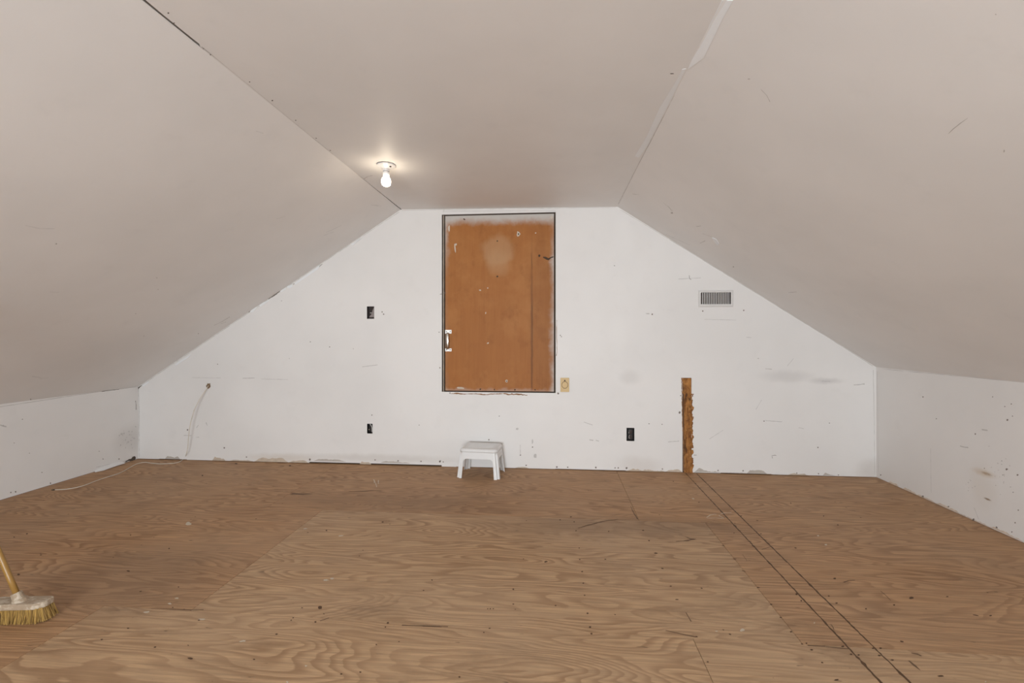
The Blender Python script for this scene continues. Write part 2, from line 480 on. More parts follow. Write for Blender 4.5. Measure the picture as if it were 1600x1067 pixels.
# plywood sheets
ROWS = [(-2.60, -1.54), (-1.54, -0.43), (-0.43, 0.68), (0.68, 1.788), (1.788, 2.885), (2.885, Y_BACK + 0.02)]
CUT_A, CUT_B = (-1.462, 0.895), (-1.840, 0.510)
BROWN, TAN = (0.490, 0.282, 0.142), (0.540, 0.345, 0.192)
tints = {(3, 1): (TAN, 0.7), (3, 2): (TAN, 0.7), (4, 1): (TAN, 0.7)}     # paler sheets among the brown ones
for r, (y0, y1) in enumerate(ROWS):
    cuts = [XL - 0.01, *(CUT_A if r % 2 == 0 else CUT_B), XR + 0.01]
    for c, (x0, x1) in enumerate(zip(cuts, cuts[1:])):
        tint, grey = tints.get((r, c), (BROWN, 0.5))
        bm = bmesh.new()
        g = 0.0008
        box(bm, x0 + g, x1 - g, y0 + g, y1 - g, -0.0155, 0.0, 0.0009)
        obj('plywood_sheet', bm, plywood_mat('plywood_%d_%d' % (r, c), 1.37 * (r * 3 + c) + 0.6, tint, grey), floor)

# ------------------------------------------------------------------ boarded hatch in the gable
hx0, hx1, hz0, hz1 = holes['hatch']
door = bpy.data.objects.new('door_1', None); COL.objects.link(door)
door.location = (hx0, Y_BACK, hz0)
tag(door, 'brown plywood hatch with chrome pull handle set in the white wall', 'door', kind='structure')
def local(o, parent): o.parent = parent; o.matrix_parent_inverse = Matrix.Translation(-parent.location); return o
t = NT('hatch_plywood')
v = t.coord()
cx, cz = (hx0 + hx1) / 2, (hz0 + hz1) / 2
gr = t.noise(t.mapping(v, (1, 2, 3), (18, 1, 1.1)), 1.6, 4, 0.6, 0.4)
c = t.mix(gr, (0.340, 0.120, 0.026), (0.420, 0.165, 0.042))
st = t.noise(t.mapping(v, (4, 2, 3), (70, 1, 2.0)), 1.0, 3, 0.6)
c = t.mix(t.ramp(st, 0.56, 0.75, 0, 0.30), c, (0.26, 0.085, 0.016))
blot = t.noise(v, 3.2, 5, 0.6)
c = t.mix(t.ramp(blot, 0.46, 0.74, 0, 0.45), c, (0.50, 0.225, 0.072))
c = t.mix(t.ramp(t.noise(t.mapping(v, (3, 7, 1), (1.6, 1, 1)), 5.5, 6, 0.65), 0.50, 0.74, 0, 0.45), c, (0.24, 0.080, 0.016))
# darker streak down the right of the board
sx = wx(831)
m = t.spot(v, (sx, 0, wz(520)), (0.010, 0, 0.62), 0.55, 0.012, 12)
c = t.mix(t.math('MULTIPLY', m, 0.55), c, (0.15, 0.055, 0.020))
m = t.spot(v, (wx(848), 0, wz(500)), (0.10, 0, 0.75), 0.5, 0.03, 6)
c = t.mix(t.math('MULTIPLY', m, 0.30), c, (0.25, 0.10, 0.032))
# bleached shield-shaped patch
m = t.spot(v, (wx(777), 0, wz(391)), (0.128, 0, 0.118), 0.30, 0.10, 9)
c = t.mix(t.math('MULTIPLY', m, 0.45), c, (0.52, 0.315, 0.165))
m = t.spot(v, (wx(779), 0, wz(409)), (0.085, 0, 0.10), 0.5, 0.08, 9)
c = t.mix(t.math('MULTIPLY', m, 0.35), c, (0.52, 0.315, 0.165))
# paint overspray fading in from the top and the right edge
xyz = t.n('ShaderNodeSeparateXYZ'); t.l(v, xyz.inputs[0])
wobz = t.math('MULTIPLY', t.math('SUBTRACT', t.noise(v, 9, 6, 0.65), 0.5), 0.10)
top = t.ramp(t.math('ADD', xyz.outputs[2], wobz), hz1 - 0.115, hz1 - 0.020)
rgt = t.math('MULTIPLY', t.ramp(t.math('ADD', xyz.outputs[0], wobz), hx1 - 0.062, hx1 + 0.010), t.ramp(t.noise(t.mapping(v, (0, 0, 3)), 2.1, 2), 0.36, 0.52, 0.35, 0.95))
lft = t.math('MULTIPLY', t.ramp(t.math('ADD', xyz.outputs[0], wobz), hx0 + 0.075, hx0 + 0.025), t.ramp(xyz.outputs[2], hz1 - 0.55, hz1 - 0.05, 0.08, 0.75))
bot = t.math('MULTIPLY', t.ramp(t.math('ADD', xyz.outputs[2], wobz), hz0 + 0.042, hz0 + 0.012), 0.30)
for msk in (rgt, lft, bot, top):
    c = t.mix(msk, c, (0.56, 0.525, 0.49))
t.bump(st, 0.08, 0.001)
M_HATCH = t.done(c, 0.55, spec=0.25)
t = NT('hatch_edge_paint')
M_JAMB = plain('jamb_worn_paint', (0.30, 0.25, 0.20), 0.7, var=0.45, scale=18)
M_JAMBD = plain('jamb_dark_wood', (0.075, 0.045, 0.028), 0.9)
bx0, bx1, bz0, bz1 = hx0 + 0.0290, hx1 - 0.0140, hz0 + 0.0100, hz1 - 0.0120
bm = bmesh.new(); box(bm, bx0, bx1, Y_BACK + 0.002, Y_BACK + 0.020, bz0, bz1, 0.0015)
board = local(obj('board', bm, M_HATCH), door)
bm = bmesh.new()                                     # thin frame strip showing between two dark gaps
box(bm, hx0 + 0.008, hx0 + 0.0195, Y_BACK + 0.003, Y_BACK + 0.06, hz0 + 0.002, hz1 - 0.006, 0.001)
local(obj('jamb', bm, M_JAMB), door)
bm = bmesh.new()
box(bm, hx0 - 0.03, hx1 + 0.03, Y_BACK + 0.065, Y_BACK + 0.10, hz0 - 0.03, hz1 + 0.03)
local(obj('backing', bm, M_JAMBD), door)
bm = bmesh.new(); box(bm, hx1 - 0.0035, hx1 - 0.0010, Y_BACK + 0.003, Y_BACK + 0.04, hz0 + 0.002, hz1 - 0.006)
local(obj('jamb', bm, M_JAMB), door)
HATCH = Plane((0, Y_BACK + 0.002, 0), (1, 0, 0), (0, 0, 1))
bm = bmesh.new()
for a in ((701.5, 357, 3.2, 9, .1), (711, 388, 2.4, 13, -.08), (712.4, 382, 3, 4, 0), (719.5, 606.3, 14, 3, .05), (810, 365.5, 5.5, 8, 0), (750, 453.5, 3.5, 2.4, 0),
          (762, 450, 2, 2, 0), (759, 489, 1.6, 3, .2), (762.5, 536, 4, 2, -.5), (791.5, 595.5, 3.6, 5, .1), (837, 364, 3, 2, 0), (862, 339, 3.5, 5, .2)):
    blob(bm, HATCH, *a)
local(tag(obj('paint_drips', bm, plain('dull_paint_drip', (0.60, 0.52, 0.43), 0.7)), 'white paint drips', kind='stuff'), board)
bm = bmesh.new()
blob(bm, HATCH, 842.5, 399.5, 3, 4, .3)
ribbon(bm, HATCH, [(848.5, 401.5), (852, 403), (857, 405), (861, 402.5), (865, 401)], [.006, .016, .014, .010, .006], .01, .35)
for a in ((777, 376.5, 2.6, 2, 0), (777, 431.8, 3.4, 2.8, 0), (725.5, 342.5, 4, 2, .4), (810, 365.5, 2, 3, 0), (791.5, 595.5, 1.6, 2.2, 0), (750.5, 608, 2.4, 3, 0), (772.5, 608.5, 2.2, 3, 0), (804.5, 609.2, 2.2, 3, 0), (836, 609, 2.2, 2.4, 0)):
    blob(bm, HATCH, *a, d=0.0009)
for a in ((829.8, 395, 831.4, 420), (831.4, 476, 831.6, 545), (831.6, 545, 830.8, 606)):
    ribbon(bm, HATCH, [a[:2], a[2:]], .0013, .03, .6)
local(tag(obj('holes_and_scars', bm, M_JAMBD), 'dark knots, nail holes and a split', kind='stuff'), board)
# pull handle
M_CHROME = plain('worn_chrome', (0.60, 0.575, 0.54), 0.20, 1.0, 0.08, 60)
M_PLATE = plain('dull_zinc', (0.72, 0.70, 0.67), 0.42, 0.55, 0.06, 60)
px0, px1 = wx(695.6), wx(705.6)
pz = [wz(p, 700) for p in (549.0, 544.2, 521.2, 515.3)]
yb = Y_BACK + 0.002
bm = bmesh.new()
pcx = (px0 + px1) / 2 - 0.004
n = 14
prof = []
for k in range(n + 1):
    a = math.pi * k / n
    prof.append((pcx, yb - 0.004 - 0.030 * math.sin(a) ** 0.55, pz[1] - 0.006 + (pz[2] - pz[1] + 0.012) * (1 - math.cos(a)) / 2))
rings = []
for i, p in enumerate(prof):
    s = 0.0145 - 0.0020 * abs(math.cos(math.pi * i / n))
    tdir = (Vector(prof[min(i + 1, n)]) - Vector(prof[max(i - 1, 0)])).normalized()
    nb = Vector((1, 0, 0)).cross(tdir)
    rings.append([bm.verts.new(Vector(p) + Vector((1, 0, 0)) * s * math.cos(2 * math.pi * k / 12) + nb * 0.0035 * math.sin(2 * math.pi * k / 12)) for k in range(12)])
for a, b in zip(rings, rings[1:]):
    for k in range(12): bm.faces.new([a[k], a[(k + 1) % 12], b[(k + 1) % 12], b[k]])
bm.faces.new(rings[0]); bm.faces.new(list(reversed(rings[-1])))
bmesh.ops.recalc_face_normals(bm, faces=bm.faces)
grip = local(tag(obj('door_handle', bm, M_CHROME, smooth=True), 'chrome pull handle'), door)
for z0, z1 in ((pz[0], pz[1]), (pz[2], pz[3])):
    bm = bmesh.new(); box(bm, px0, px1, yb - 0.0035, yb, z0, z1, 0.0012)
    pl_ = obj('mounting_plate', bm, M_PLATE, grip); 
    pl_.matrix_parent_inverse = Matrix.Identity(4)
    for sx_ in (0.22, 0.78):
        bm = bmesh.new()
        m4 = Matrix.Translation((px0 + (px1 - px0) * sx_, yb - 0.0033, z0 + (z1 - z0) * 0.52)) @ Matrix.Rotation(math.pi / 2, 4, 'X')
        lathe(bm, [(0.0045, 0), (0.0042, 0.0012), (0.002, 0.002)], 10, m4)
        obj('screw', bm, M_NAIL_SHADE, grip)

# ------------------------------------------------------------------ marks and wear on the structure
def marks(name, parent, mat, fn, label=None):
    bm = bmesh.new(); fn(bm)
    return tag(obj(name, bm, mat, parent), label, kind='stuff')

def f(bm):   # dark pin holes and nail heads, gable wall
    for x, y, s in [(597, 487.5, 2), (599.5, 491, 2.2), (485, 534, 1.6), (340, 569, 1.6), (515, 542, 1.8), (1098, 486, 2.4), (1019, 491, 2.4), (1162, 485, 2.2), (1146, 417, 1.8),
                    (832, 698.5, 2.2), (1014, 662, 1.6), (1034.5, 663, 1.8), (1194, 658, 2), (1278, 699, 2.2), (1296, 661, 1.6), (822, 727, 2.4), (870, 729.5, 2.6), (887, 730, 2),
                    (931, 730.3, 2.6), (961, 731, 2.2), (966, 731, 2.2), (979, 731.3, 3), (1035, 732.5, 2.4), (1122, 735, 2.2), (1161, 735.4, 2.2), (1245, 739, 2), (1279, 740, 2.2),
                    (1310, 742, 2), (764, 687, 2.4), (813, 711, 2), (1062, 644.5, 3.4), (1063.5, 618, 2), (293, 671.5, 2.6), (350.5, 699.5, 2.4), (385, 714, 2), (484, 718, 3.2), (586, 718.6, 2.4), (622, 720, 2.4),
                    (658, 720.6, 2.4), (687, 721, 3), (692.5, 722, 2.2), (688, 720, 2), (780, 650, 1.6), (655, 664, 1.4), (581, 648.6, 1.8), (877, 526, 1.6), (686, 519, 1.6), (687.5, 574.5, 2), (875.5, 524, 1.8), (872, 614.6, 3), (703, 614, 2.2), (440, 470, 1.2), (960, 415, 1.4)]:
        blob(bm, BACK, x, y, s, s, n=7)
    ribbon(bm, BACK, [(1077, 430), (1077.3, 435), (1080, 437)], .003)
    ribbon(bm, BACK, [(1207, 716), (1206, 712), (1211, 711), (1213, 712)], .003)
    ribbon(bm, BACK, [(687.5, 459.5), (692, 459), (697, 457)], .004)
    ribbon(bm, BACK, [(1084, 711), (1088.5, 711)], .004)
marks('nail_holes', wall_back, M_HOLE, f, 'small dark nail holes')
def f(bm):
    for x0, y0, x1, y1, w_ in [(1166, 527, 1174, 527.5, .005), (1196, 576, 1206, 577, .006), (1284, 595, 1297, 596, .006), (1334, 601.5, 1351, 600, .007), (921, 687, 927, 688, .007), (931, 688, 936, 689, .006),
                               (1044, 690.5, 1061, 689, .005), (912, 659, 926, 664, .005), (1108, 686, 1130, 672, .003), (813, 695, 813, 711, .004), (379, 591, 398, 590.5, .005), (408, 592, 450, 593, .003), (300, 590, 345, 590.5, .0025),
                               (287, 680, 299, 680.5, .005), (306, 683, 311, 683, .005), (303, 640, 300, 655, .003), (322, 660, 324, 665, .006), (307, 668, 310, 664, .006), (1060, 436, 1095, 434, .004),
                               (590, 570, 566, 573, .005), (1196, 657, 1222, 659, .005), (1248, 668, 1256, 670, .004), (1100, 499, 1150, 500, .003), (1181, 640, 1190, 625, .003), (1240, 560, 1230, 572, .003)]:
        ribbon(bm, BACK, [(x0, y0), (x1, y1)], w_, .015, .6)
    for x, y, a, b in [(832, 690, 3, 8), (808, 670, 5, 3), (836, 712, 5, 8), (1012, 490, 6, 1.6), (1130, 350, 1, 1), (452, 560, 1.5, 1.5), (1185, 560, 3, 1.4), (552, 545, 1.5, 2)]:
        blob(bm, BACK, x, y, a, b)
marks('scuffs', wall_back, M_SCUFF, f, 'faint grey scuffs')
def ragged_strip(bm, pl, x0, x1, yb0, yb1, h, seed):
    """strip of missing paint along a wall foot with a wandering top edge"""
    rr = random.Random(seed)
    n = max(4, int((x1 - x0) / 1.6))
    lo, hi = [], []
    wv = rr.uniform(0.5, 1)
    for k in range(n + 1):
        t_ = k / n
        x = x0 + (x1 - x0) * t_
        env = min(1, 6 * t_, 6 * (1 - t_))
        yb_ = yb0 + (yb1 - yb0) * t_
        lo.append((x, yb_)); wv = min(1.1, max(0.15, wv + rr.uniform(-0.17, 0.17))); hi.append((x, yb_ - max(0.4, h * env * wv)))
    for k in range(n):
        patch(bm, pl, [lo[k], lo[k + 1], hi[k + 1], hi[k]])
fl = lambda x: 716.4 + (x - 216) * 0.02515
def f(bm):
    for x0, x1, h in [(332, 352, 8), (398, 450, 6), (452, 482, 3.5), (562, 580, 4.0), (980, 1042, 7), (1040, 1066, 4.5), (1232, 1262, 3), (805, 826, 2), (360, 395, 2.5)]:
        ragged_strip(bm, BACK, x0, x1, fl(x0), fl(x1), h, int(x0))
marks('bare_paper', wall_back, M_BARE, f, 'tan bare paper along the foot of the wall')
def f(bm):
    for x0, x1, h in [(258, 281, 6), (1085, 1128, 6), (1128, 1166, 3), (1167, 1198, 5), (1286, 1304, 6), (490, 540, 3.2), (595, 640, 3.2)]:
        off = 3.2 if 483 < x0 < 690 else 0.8
        ragged_strip(bm, BACK, x0, x1, fl(x0) - off, fl(x1) - off, h, int(x0))
marks('bare_grey_patches', wall_back, M_BAREG, f, 'greyish bare patches along the foot of the wall')
def f(bm):   # torn brown edge under the hatch and beside it
    ribbon(bm, BACK, [(704, 615), (716, 614.6), (726, 615.5), (744, 615), (757, 616.8), (770, 615.5), (788, 614.8), (795, 616), (812, 616), (824, 617.5)], [.004, .010, .006, .005, .012, .006, .006, .012, .010, .006], .012, .7)
    ribbon(bm, BACK, [(870, 500), (869.6, 520), (870.4, 548), (869.2, 556)], .003, .02, .7)
    ribbon(bm, BACK, [(1065.4, 590), (1066, 640), (1067.4, 690), (1068.2, 736)], .006, .012, .8)
marks('torn_edges', wall_back, plain('torn_brown_paper', (0.30, 0.155, 0.075), 0.85, var=0.3), f, 'torn brown paper edges')
def f(bm):   # hairline cracks in the gable joints
    ribbon(bm, BACK, [(628, 329), (690, 327.6), (760, 326.4), (900, 324.8), (962, 324)], .002, .03, .7)
    ribbon(bm, BACK, [(217, 604.5), (300, 548.5), (372, 500), (440, 454), (520, 400), (600, 346.5), (624, 331)], .0025, .02, .8)
    ribbon(bm, BACK, [(968, 327), (1080, 395), (1180, 457), (1290, 525), (1364, 572)], .0022, .03, .7)
    ribbon(bm, BACK, [(216.6, 607), (217.4, 640), (217, 680), (217.6, 714)], .003, .02, .8)
    ribbon(bm, BACK, [(1364.6, 578), (1366, 650), (1366.8, 742)], .002, .03, .7)
    ribbon(bm, BACK, [(693, 331), (694, 327)], .003)
    ribbon(bm, BACK, [(690.5, 330), (760, 329.6), (868, 328.8), (868.6, 332)], .0018, .03, .7)
marks('joint_cracks', wall_back, M_CRACKL, f, 'hairline cracks along the joints')
def f(bm):   # darker open cracks
    ribbon(bm, BACK, [(213, 607.9), (216, 606), (221.5, 602.4)], [.02, .014, .004], .01, .5)
    ribbon(bm, BACK, [(388.5, 488), (394, 483.4), (402, 478)], [.003, .012, .003], .01, .5)
    ribbon(bm, BACK, [(419.5, 467.4), (430, 460.4), (438, 454.4)], [.004, .012, .003], .01, .5)
    ribbon(bm, BACK, [(458, 444.4), (480, 431.4), (504, 412.4)], [.003, .003, .004], .02, .5)
    ribbon(bm, BACK, [(274, 569.4), (295, 556.2)], .003, .02, .5)
marks('open_cracks', wall_back, M_CRACK, f, 'dark open cracks')
def f(bm):   # scraps of torn tape
    flake(bm, BACK, [(390, 488.4), (396, 487.4), (402, 479.4), (400, 476.9), (394, 482.4)])
    flake(bm, BACK, [(405, 476.4), (421, 467.9), (420, 470.4), (407, 479.4)])
    flake(bm, BACK, [(449, 447.4), (456, 444.4), (458, 446.9), (453, 450.4), (449, 450)])
    flake(bm, BACK, [(460, 442.9), (500, 414.4), (497, 420.4), (462, 444.4)], .002)
    flake(bm, BACK, [(548, 381.4), (553, 379.9), (570, 369.4), (566, 371.4), (551, 382.9)], .002)
    flake(bm, BACK, [(273, 569.9), (279, 565.4), (300, 552.9), (293, 559.4), (276, 570.4)], .0025)
    flake(bm, BACK, [(222, 602.4), (232, 595.9), (233, 597.4), (225, 603.4)], .0025)
    flake(bm, BACK, [(437, 455.4), (447, 449.4), (447, 451.9), (440, 456.4)], .002)
marks('tape_scraps', wall_back, M_TAPE, f, 'scraps of torn white joint tape')
def f(bm):   # raised narrow trim of board left at the wall foot
    prism(bm, [(wx(690.5), Y_BACK - 0.003, 0.0015), (wx(713), Y_BACK - 0.003, 0.0015), (wx(713), Y_BACK - 0.003, 0.034), (wx(690.5), Y_BACK - 0.003, 0.036)], (0, 0.0028, 0))
marks('board_scrap', wall_back, M_BACK, f)

# left knee wall
def f(bm):
    for x, y, s in [(17, 769.5, 2.2), (24.5, 768.5, 2.8), (65.5, 738, 1.8), (79, 755, 2.4), (186, 717, 2), (161, 717, 1.6), (155, 705, 1.4), (5, 665, 2.4), (35, 655, 1.6), (22, 692, 1.4), (46, 708, 1.2)]:
        blob(bm, LEFT, x, y, s, s, n=7)
    ribbon(bm, LEFT, [(212, 626), (213, 640)], .006, .02, .7)
marks('nail_holes', wl, M_HOLE, f, 'small dark nail holes')
def f(bm):
    for k in range(26):
        x, y = R.gauss(203, 7), R.gauss(686, 8)
        if x < 212: blob(bm, LEFT, x, y, R.uniform(1, 3), R.uniform(1, 3.5), R.uniform(0, 3))
    ribbon(bm, LEFT, [(0, 664), (10, 667)], .007, .02, .6)
    ribbon(bm, LEFT, [(150, 730), (170, 725.5), (196, 719.6)], .003, .02, .7)
marks('scuffs', wl, M_SCUFF, f, 'grey scuffs near the corner')
def f(bm):
    ribbon(bm, LEFT, [(196, 721), (204, 718), (212, 715)], [.006, .02, .03], .01, .6)
    ribbon(bm, LEFT, [(159, 611.6), (172, 609.6), (186, 608.4)], .004, .02, .6)
marks('open_cracks', wl, M_CRACK, f, 'dark gaps at the foot and top')
def f(bm):
    ribbon(bm, LEFT, [(0, 635.6), (80, 623.4), (150, 612.6), (212, 604.6)], .0025, .03, .7)
marks('joint_cracks', wl, M_CRACKL, f)
bm = bmesh.new()     # flap of paper hanging off the wall foot
q = [LEFT.at(x, y) for x, y in ((147, 733), (160, 730), (176, 727), (191.5, 722.5))]
rowz = []
for k, (p, (ox, oz)) in enumerate(zip(q, ((0.012, 0.001), (0.050, 0.003), (0.040, 0.006), (0.030, 0.004)))):
    zt_ = (0.012, 0.022, 0.030, 0.020)[k]
    rowz.append([bm.verts.new((XL + 0.0008, p.y, zt_)), bm.verts.new((XL + ox * 0.3 + 0.002, p.y, zt_ * 0.6)), bm.verts.new((XL + ox * 0.8, p.y - 0.03 * (k == 1), oz))])
for a, b in zip(rowz, rowz[1:]):
    for k in range(2): bm.faces.new([a[k], b[k], b[k + 1], a[k + 1]])
flap = tag(obj('peeling_paper', bm, M_LEFT, wl), 'flap of white paper peeling off the wall foot')
flap.modifiers.new('thick', 'SOLIDIFY').thickness = 0.0012
# right knee wall
def f(bm):
    for x, y, s in [(1442, 620, 2), (1524, 678, 2.6), (1573, 733, 3.4), (1590, 742, 2.8), (1574, 656, 3), (1570, 635, 1.8), (1580, 631, 2), (1463, 654, 1.6), (1442, 775.5, 2.8), (1482, 791.5, 2.6), (1521, 811.5, 3.4), (1557, 824, 3.2),
                    (1581, 831, 2.4), (1586, 816.5, 2.4), (1591, 797, 2.2), (1583, 769, 1.6), (1551, 620, 1.8), (1582, 650, 1.6), (1565, 720, 1.4), (1376, 742, 2.2), (1538, 731.5, 1.6), (1567, 742, 1.4)]:
        blob(bm, RIGHT, x, y, s, s, n=7)
marks('nail_holes', wr, M_HOLE, f, 'small dark nail holes')
def f(bm):
    ribbon(bm, RIGHT, [(1500, 697), (1513, 699.5)], .006, .02, .6); ribbon(bm, RIGHT, [(1534, 671), (1543, 672.5)], .005, .02, .6)
    ribbon(bm, RIGHT, [(1454, 700), (1455, 770)], .002, .02, .8); ribbon(bm, RIGHT, [(1522, 793), (1526, 803), (1529, 811)], .003, .02, .6)
    ribbon(bm, RIGHT, [(1380, 576.6), (1480, 586), (1600, 597.5)], .0025, .03, .8)
    ribbon(bm, RIGHT, [(1370.5, 580), (1371.5, 660), (1372.5, 738)], .0018, .03, .8)
    for k in range(22):
        blob(bm, RIGHT, R.gauss(1562, 12), R.gauss(738, 14), R.uniform(.8, 2), R.uniform(.8, 2))
    for k in range(8):
        blob(bm, RIGHT, R.gauss(1516, 4), R.gauss(758, 6), R.uniform(.8, 2.4), R.uniform(.8, 2))
marks('scuffs', wr, M_SCUFF, f, 'grey scuffs and cracks')
fr_ = lambda x: 745.4 + (x - 1369) * 0.4395
def f(bm):
    for x0, x1, h in [(1388, 1404, 3.2), (1411, 1432, 5), (1432, 1462, 4), (1462, 1500, 3.4), (1498, 1545, 5), (1545, 1600, 5.6)]:
        ragged_strip(bm, RIGHT, x0, x1, fr_(x0), fr_(x1), h, int(x0))
marks('bare_paper', wr, plain('bare_tan_paper', (0.70, 0.585, 0.475), 0.85, var=0.2, scale=40), f, 'tan bare paper along the foot of the wall')
# slopes and ceiling
def f(bm):
    for x, y, s in [(88, 381, 2.4), (310, 521, 1.6), (245, 434, 1.4), (247, 452, 1.4), (225, 525, 1.2), (212, 490, 1.4), (48, 624, 2.4)]: blob(bm, SLOPE_L, x, y, s, s, n=7)
    ribbon(bm, SLOPE_L, [(334, 508.5), (347, 502.5), (359, 495)], [.003, .006, .008], .015, .7)
    ribbon(bm, SLOPE_L, [(345, 506), (353, 503)], .004, .01, .5)
marks('dents', sl, M_CRACKL, f, 'small dents and a scrape')
def f(bm):
    ribbon(bm, SLOPE_L, [(40, 352), (60, 357), (85, 357.5)], .005, .02, .6)
    for a in ((50, 588, 64, 590), (60, 592, 76, 590), (78, 456, 92, 457), (432, 342, 446, 338), (510, 363, 534, 352), (505, 368, 522, 362), (400, 205, 412, 208), (580, 320, 596, 322)):
        ribbon(bm, SLOPE_L, [a[:2], a[2:]], .006, .02, .7)
marks('scuffs', sl, plain('pale_scuff', (0.74, 0.72, 0.70), 0.8), f, 'pale scuffs')
def f(bm):
    ribbon(bm, SLOPE_R, [(1482, 209), (1490, 201), (1500, 193), (1512, 184.5)], [.001, .0025, .002, .001], .01, .4)
    blob(bm, SLOPE_R, 1569, 236, 2.4, 4.6, .2); blob(bm, SLOPE_R, 1170, 123.5, 4, 1.6); blob(bm, SLOPE_R, 1556, 22.5, 2, 2); blob(bm, SLOPE_R, 1146, 417, 2, 2, n=7); blob(bm, SLOPE_R, 1050, 332.5, 4, 2.4)
    ribbon(bm, SLOPE_R, [(1189, 140), (1198, 149), (1203, 159)], .0018, .01, .5)
    ribbon(bm, SLOPE_R, [(1114, 372), (1120, 378), (1122, 382)], [.003, .005, .010], .01, .4)
    ribbon(bm, SLOPE_R, [(1094, 380), (1102, 376)], .003, .01, .5); ribbon(bm, SLOPE_R, [(1088, 354), (1095, 353)], .003, .01, .5); ribbon(bm, SLOPE_R, [(1098, 365), (1112, 370)], .003, .01, .5)
    ribbon(bm, SLOPE_R, [(1044, 322), (1050, 330)], .003, .01, .5); ribbon(bm, SLOPE_R, [(1232, 457), (1245, 456)], .003, .01, .5); ribbon(bm, SLOPE_R, [(1040, 366), (1078, 383)], .003, .02, .8)
    ribbon(bm, SLOPE_R, [(988, 303), (998, 304)], .003, .01, .5); ribbon(bm, SLOPE_R, [(1036, 316), (1052, 330)], .002, .01, .5)
marks('dents', sr, M_CRACKL, f, 'small dents and scratches')
def f(bm):
    flake(bm, SLOPE_R, [(1113, 371), (1119, 373), (1124, 380), (1122, 382.5), (1116, 377)], .004)
    # torn tape along the crease
    flake(bm, SLOPE_R, [(1116, 32), (1122, 22), (1136, 0), (1146, 0), (1130, 28), (1100, 90), (1075, 108), (1082, 92), (1098, 66)], .0022)
    flake(bm, SLOPE_R, [(1066, 106), (1072, 106), (1050, 150), (1028, 196), (1010, 230), (1004, 240), (1004, 236), (1024, 190)], .0012)
marks('tape_scraps', sr, M_TAPE, f, 'ragged joint tape along the crease')
def f(bm):
    for x, y, s in [(263, 20.5, 3), (390, 128, 2.4), (425.5, 157, 2.8), (272, 36, 2.4), (329, 85.4, 2.6), (318, 76, 2.4), (462, 188, 2), (494, 216, 2), (516, 235, 1.8)]:
        blob(bm, CEIL, x, y, s, s * .7, n=7)
    blob(bm, CEIL, 1050, 115, 6, 1.4)
marks('nail_holes', ceiling, M_CRACK, f, 'small dark nail holes')
def f(bm):
    ribbon(bm, CEIL, [(315, 73), (330, 85.4), (390, 134), (450, 183.6), (520, 241)], [.003, .002, .0013, .0013, .002], .04, .7, wob=.0006)
    ribbon(bm, CEIL, [(1124, 16), (1100, 62), (1076, 108), (1040, 176), (1000, 252), (966, 319)], .0022, .03, .8, wob=.0008)
    ribbon(bm, CEIL, [(1104, 54), (1096, 70), (1089, 80)], [.002, .009, .002], .01, .4)
    ribbon(bm, CEIL, [(568, 280), (574, 276), (582, 274)], .003, .01, .5)
marks('joint_cracks', ceiling, M_CRACKL, f, 'hairline cracks along the creases')
def f(bm):
    flake(bm, CEIL, [(1128, 0), (1134, 0), (1112, 40), (1106, 50), (1108, 40)], .0015)
    flake(bm, CEIL, [(1056, 128), (1066, 108), (1072, 107), (1040, 172), (1010, 230), (998, 246), (992, 244), (1010, 214), (1030, 170)], .0012)
marks('tape_scraps', ceiling, M_TAPE, f, 'ragged joint tape along the crease')

# floor: ridges left by a removed partition, nails, specks, stains
M_RIDGE = plain('brown_glue_ridge', (0.105, 0.052, 0.022), 0.7, var=0.35, scale=60)
for x, seed in ((1.055, 3), (1.139, 8)):
    rr = random.Random(seed)
    bm = bmesh.new()
    prev = None
    y = 1.05 if x < 1.1 else 1.515
    while y < Y_BACK - 0.004:
        ctr = x + (1.055 - 1.064) * (3.9 - y) / 2.4 * (x < 1.1) + rr.uniform(-.0012, .0012)
        wd, ht = rr.uniform(.0020, .0046), rr.uniform(.0006, .0022)
        if rr.random() < 0.10: wd *= 1.8
        cur = [bm.verts.new((ctr - wd, y, .0002)), bm.verts.new((ctr, y, ht)), bm.verts.new((ctr + wd, y, .0002))]
        if prev:
            for k in range(2): bm.faces.new([prev[k], prev[k + 1], cur[k + 1], cur[k]])
        prev = cur
        y += rr.uniform(.008, .020)
    tag(obj('glue_ridge', bm, M_RIDGE, floor), 'thin brown ridge left by a removed partition')
def fm(px, py): p = FLOOR.at(px, py); return p.x, p.y
